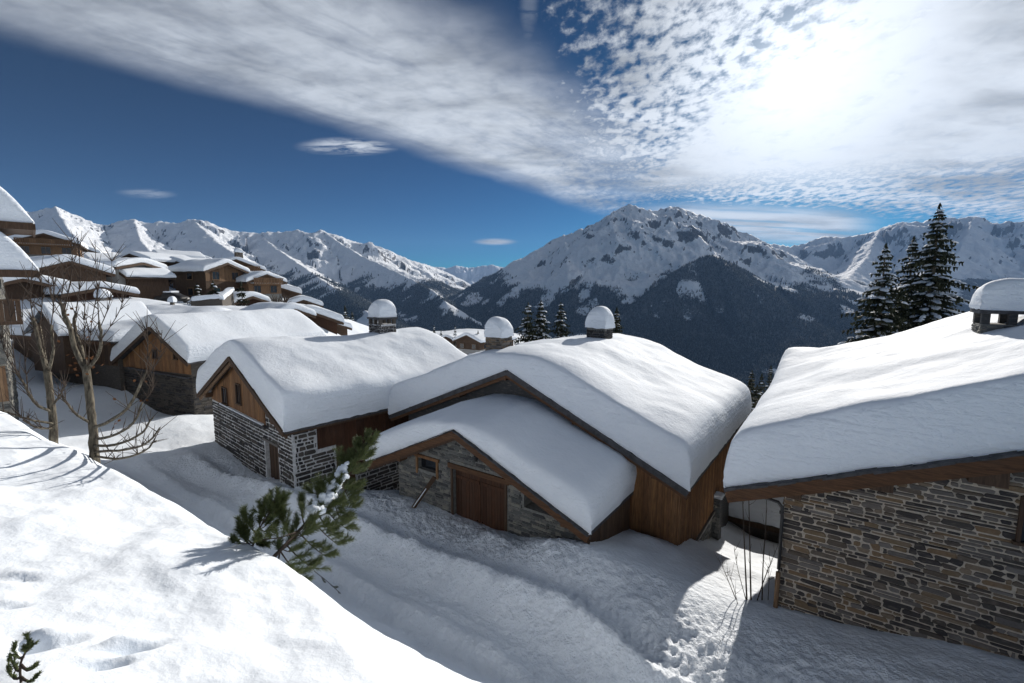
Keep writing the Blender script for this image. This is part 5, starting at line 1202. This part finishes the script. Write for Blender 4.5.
# ------------------------------------------------------------------ sky, sun, camera, haze
SUN_EL, SUN_AZ = 20.6, 30.6
w = bpy.data.worlds.new('World'); SC.world = w; w.use_nodes = True
nt = w.node_tree; nt.nodes.clear(); t = NT(nt)
out = t.n('ShaderNodeOutputWorld'); bg = t.n('ShaderNodeBackground'); t.L(bg.outputs[0], out.inputs[0])
bg.inputs[1].default_value = .10
sky = t.n('ShaderNodeTexSky', sky_type='NISHITA'); sky.sun_disc = False
sky.sun_elevation = rad(SUN_EL); sky.sun_rotation = rad(SUN_AZ); sky.altitude = 2200; sky.air_density = .8; sky.dust_density = .8; sky.ozone_density = 4.
tc = t.n('ShaderNodeTexCoord'); gen = tc.outputs['Generated']
sep = t.n('ShaderNodeSeparateXYZ'); t.L(gen, sep.inputs[0]); X, Y, Z = sep.outputs
zz = t.m('MAXIMUM', t.m('ADD', Z, .1), .04)
px = t.m('DIVIDE', X, zz); py = t.m('DIVIDE', Y, zz)
cmb = t.n('ShaderNodeCombineXYZ'); t.L(px, cmb.inputs[0]); t.L(py, cmb.inputs[1]); P = cmb.outputs[0]
# cloud-layer coordinates: a runs across the long cirrus band, b along it
wob = t.m('SUBTRACT', t.noise(P, 1.1, 4, .55), .5)
wob2 = t.m('SUBTRACT', t.noise(P, 4.5, 4, .6), .5)
a = t.m('ADD', t.m('SUBTRACT', py, t.m('MULTIPLY', px, 1.03)), t.m('ADD', t.m('MULTIPLY', wob, .35), t.m('MULTIPLY', wob2, .10)))
ab = t.n('ShaderNodeCombineXYZ'); t.L(t.m('MULTIPLY', a, 2.4), ab.inputs[0]); t.L(t.m('MULTIPLY', t.m('ADD', px, py), .42), ab.inputs[1])
streak = t.noise(ab.outputs[0], 2.2, 8, .66, .35)
fine = t.noise(P, 9, 5, .62, .3)
cells = t.noise(t.mapping(P, (1, .72, 1), (0, 0, .4)), 19, 5, .6, .15)
band_lo = t.ss(a, 3.22, 2.75); band_hi = t.ss(a, 1.45, 2.05)
band = t.m('MULTIPLY', band_lo, band_hi)
bandx = t.ss(t.m('ADD', px, t.m('MULTIPLY', t.m('SUBTRACT', cells, .5), 1.6)), 1.3, .1)
bt = t.m('MULTIPLY', t.ss(streak, .22, .56, .55, 1.0), t.ss(fine, .2, .62, .75, 1.0))
left_fade = t.ss(py, 1.2, 2.4, .80, 1.0)
band = t.m('MULTIPLY', t.m('MULTIPLY', band, bandx), t.m('MULTIPLY', bt, left_fade))
# broken altocumulus between the band and the sun
cellmask = t.m('MULTIPLY', t.ss(a, 3.0, 1.7), t.m('MULTIPLY', t.ss(t.m('ADD', px, t.m('MULTIPLY', wob, .5)), -.08, .55), t.ss(py, 4.0, 3.0)))
cthr = t.m('ADD', cells, t.m('MULTIPLY', t.m('SUBTRACT', cellmask, .62), .34))
cl = t.m('MULTIPLY', t.ss(cthr, .40, .72), t.ss(cellmask, .02, .3))
# the broad sheet round the sun
sx = t.m('SUBTRACT', px, 1.05); sy = t.m('SUBTRACT', py, 1.78)
shedge = t.m('ADD', t.m('ADD', py, t.m('MULTIPLY', px, .50)), t.m('ADD', t.m('MULTIPLY', wob, .5), t.m('MULTIPLY', t.m('SUBTRACT', cells, .5), 1.3)))
sheet = t.m('MULTIPLY', t.ss(shedge, 4.02, 3.45), t.ss(t.m('ADD', px, t.m('ADD', t.m('MULTIPLY', wob, .5), t.m('MULTIPLY', t.m('SUBTRACT', cells, .5), .9))), .50, .95))
sheet = t.m('MULTIPLY', sheet, t.ss(fine, .15, .55, .8, 1.))
# low pale bank over the mountain, little wisps
low = t.m('MULTIPLY', t.ss(py, 3.25, 3.75), t.m('MULTIPLY', t.ss(py, 5.0, 4.3), t.m('MULTIPLY', t.ss(t.m('ADD', px, t.m('MULTIPLY', wob, 1.2)), .75, 1.5), t.ss(t.m('SUBTRACT', px, t.m('MULTIPLY', py, .72)), .35, -.15))))
low = t.m('MULTIPLY', low, t.ss(t.noise(t.mapping(P, (.5, 2.6, 1)), 2, 4, .55), .3, .55, .35, .95))
def blob(cx, cy, rx, ry, rot, sharp, thr=.35):
    q = t.mapping(P, (1/rx, 1/ry, 1), (0, 0, 0), (-cx/rx, -cy/ry, 0))
    if rot: q = t.mapping(q, (1, 1, 1), (0, 0, rot))
    ln = t.n('ShaderNodeVectorMath', operation='LENGTH'); t.L(q, ln.inputs[0])
    return t.m('MULTIPLY', t.ss(ln.outputs['Value'], 1., .2), t.ss(t.noise(t.mapping(P, (1.2, 3.5, 1), (0, 0, .15)), 3.6, 5, .65, .6), thr, thr+.28))
w1 = blob(-.84, 2.47, .30, .14, 0, 1, .33); w2 = blob(-.18, 4.98, .28, .22, 0, 1, .1); w3 = t.m('MULTIPLY', blob(-2.35, 3.05, .2, .14, 0, 1, .3), .35)
w4 = t.m('MULTIPLY', blob(.05, 1.50, .035, .26, 0, 1, .25), .2)
w5 = t.m('MULTIPLY', blob(3.35, 3.05, .5, .3, 0, 1, .2), .5)
dens = band
for q in (cl, sheet, low, w1, w2, w3, w4, w5): dens = t.m('MAXIMUM', dens, q)
# light scattered forward through the cloud round the sun
sd = (math.sin(rad(SUN_AZ))*math.cos(rad(SUN_EL)), math.cos(rad(SUN_AZ))*math.cos(rad(SUN_EL)), math.sin(rad(SUN_EL)))
dot = t.n('ShaderNodeVectorMath', operation='DOT_PRODUCT'); t.L(gen, dot.inputs[0]); dot.inputs[1].default_value = sd
ang = t.m('MULTIPLY', t.m('ARCCOSINE', t.m('MINIMUM', dot.outputs['Value'], 1.)), 180/PI)
g1 = t.m('EXPONENT', t.m('MULTIPLY', t.m('POWER', t.m('DIVIDE', ang, 6.5), 2.), -1.))
g2 = t.m('EXPONENT', t.m('MULTIPLY', ang, -1/10.))
greys = t.m('MULTIPLY', t.ss(t.noise(t.mapping(P, (.7, 1.5, 1), (0, 0, .5)), 1.5, 5, .6), .38, .66, 0, 1), t.ss(ang, 7, 17))
glow = t.m('ADD', t.m('ADD', GLOW_BASE, t.m('MULTIPLY', g1, GLOW1)), t.m('MULTIPLY', g2, GLOW2))
glow = t.m('MULTIPLY', glow, t.m('SUBTRACT', 1., t.m('MULTIPLY', greys, .5)))
ccol = t.n('ShaderNodeMix', data_type='RGBA'); 
cv = t.n('ShaderNodeCombineColor')
t.L(t.m('MULTIPLY', glow, .91), cv.inputs[0]); t.L(t.m('MULTIPLY', glow, .97), cv.inputs[1]); t.L(t.m('MULTIPLY', glow, 1.05), cv.inputs[2])
gm = t.n('ShaderNodeGamma'); t.L(sky.outputs[0], gm.inputs[0]); gm.inputs[1].default_value = SKY_GAMMA
mul = t.n('ShaderNodeMix', data_type='RGBA', blend_type='MULTIPLY'); mul.inputs[0].default_value = 1.; t.L(gm.outputs[0], mul.inputs[6]); mul.inputs[7].default_value = (*SKY_TINT, 1)
# a thin veil of bright air close to the sun
veil = t.m('MULTIPLY', g1, .7)
dens = t.m('MAXIMUM', dens, veil)
t.L(t.mix(t.m('MULTIPLY', dens, .97), mul.outputs[2], cv.outputs[0]), bg.inputs[0])
w.cycles.sampling_method = 'MANUAL'; w.cycles.sample_map_resolution = 1024

s = bpy.data.lights.new('sun', 'SUN'); s.energy = SUN_E; s.angle = rad(.5); s.color = (1., .94, .86)
so = bpy.data.objects.new('sun', s); COL.objects.link(so)
so.rotation_euler = Vector(sd).to_track_quat('Z', 'Y').to_euler()

if HAZE:
    hz = MB(); hz.box((0, 9000, 600), (44000, 27000, 3300)); h = hz.build('haze', M['black'])
    hm = bpy.data.materials.new('mountain_air'); hm.use_nodes = True; n_ = hm.node_tree; n_.nodes.clear()
    o_ = n_.nodes.new('ShaderNodeOutputMaterial'); pv = n_.nodes.new('ShaderNodeVolumePrincipled')
    pv.inputs['Color'].default_value = (.32, .56, 1., 1); pv.inputs['Density'].default_value = HAZE; pv.inputs['Anisotropy'].default_value = 0.
    n_.links.new(pv.outputs[0], o_.inputs['Volume']); h.data.materials.clear(); h.data.materials.append(hm); tag(h, kind='stuff')
cam = bpy.data.cameras.new('camera'); cam.sensor_width = 36; cam.lens = F/1024*36; cam.clip_start = .05; cam.clip_end = 60000
co = bpy.data.objects.new('camera', cam); COL.objects.link(co); co.location = (0, 0, 0); co.rotation_euler = (rad(90)-PITCH, 0, 0)
SC.camera = co
SC.view_settings.view_transform = 'Standard'; SC.view_settings.look = 'None'; SC.view_settings.exposure = EXPO; SC.view_settings.gamma = 1
SC.cycles.max_bounces = 6; SC.cycles.diffuse_bounces = 3; SC.cycles.glossy_bounces = 2; SC.cycles.transparent_max_bounces = 4; SC.cycles.volume_bounces = 0
SC.cycles.caustics_reflective = False; SC.cycles.caustics_refractive = False
SC.cycles.use_denoising = True
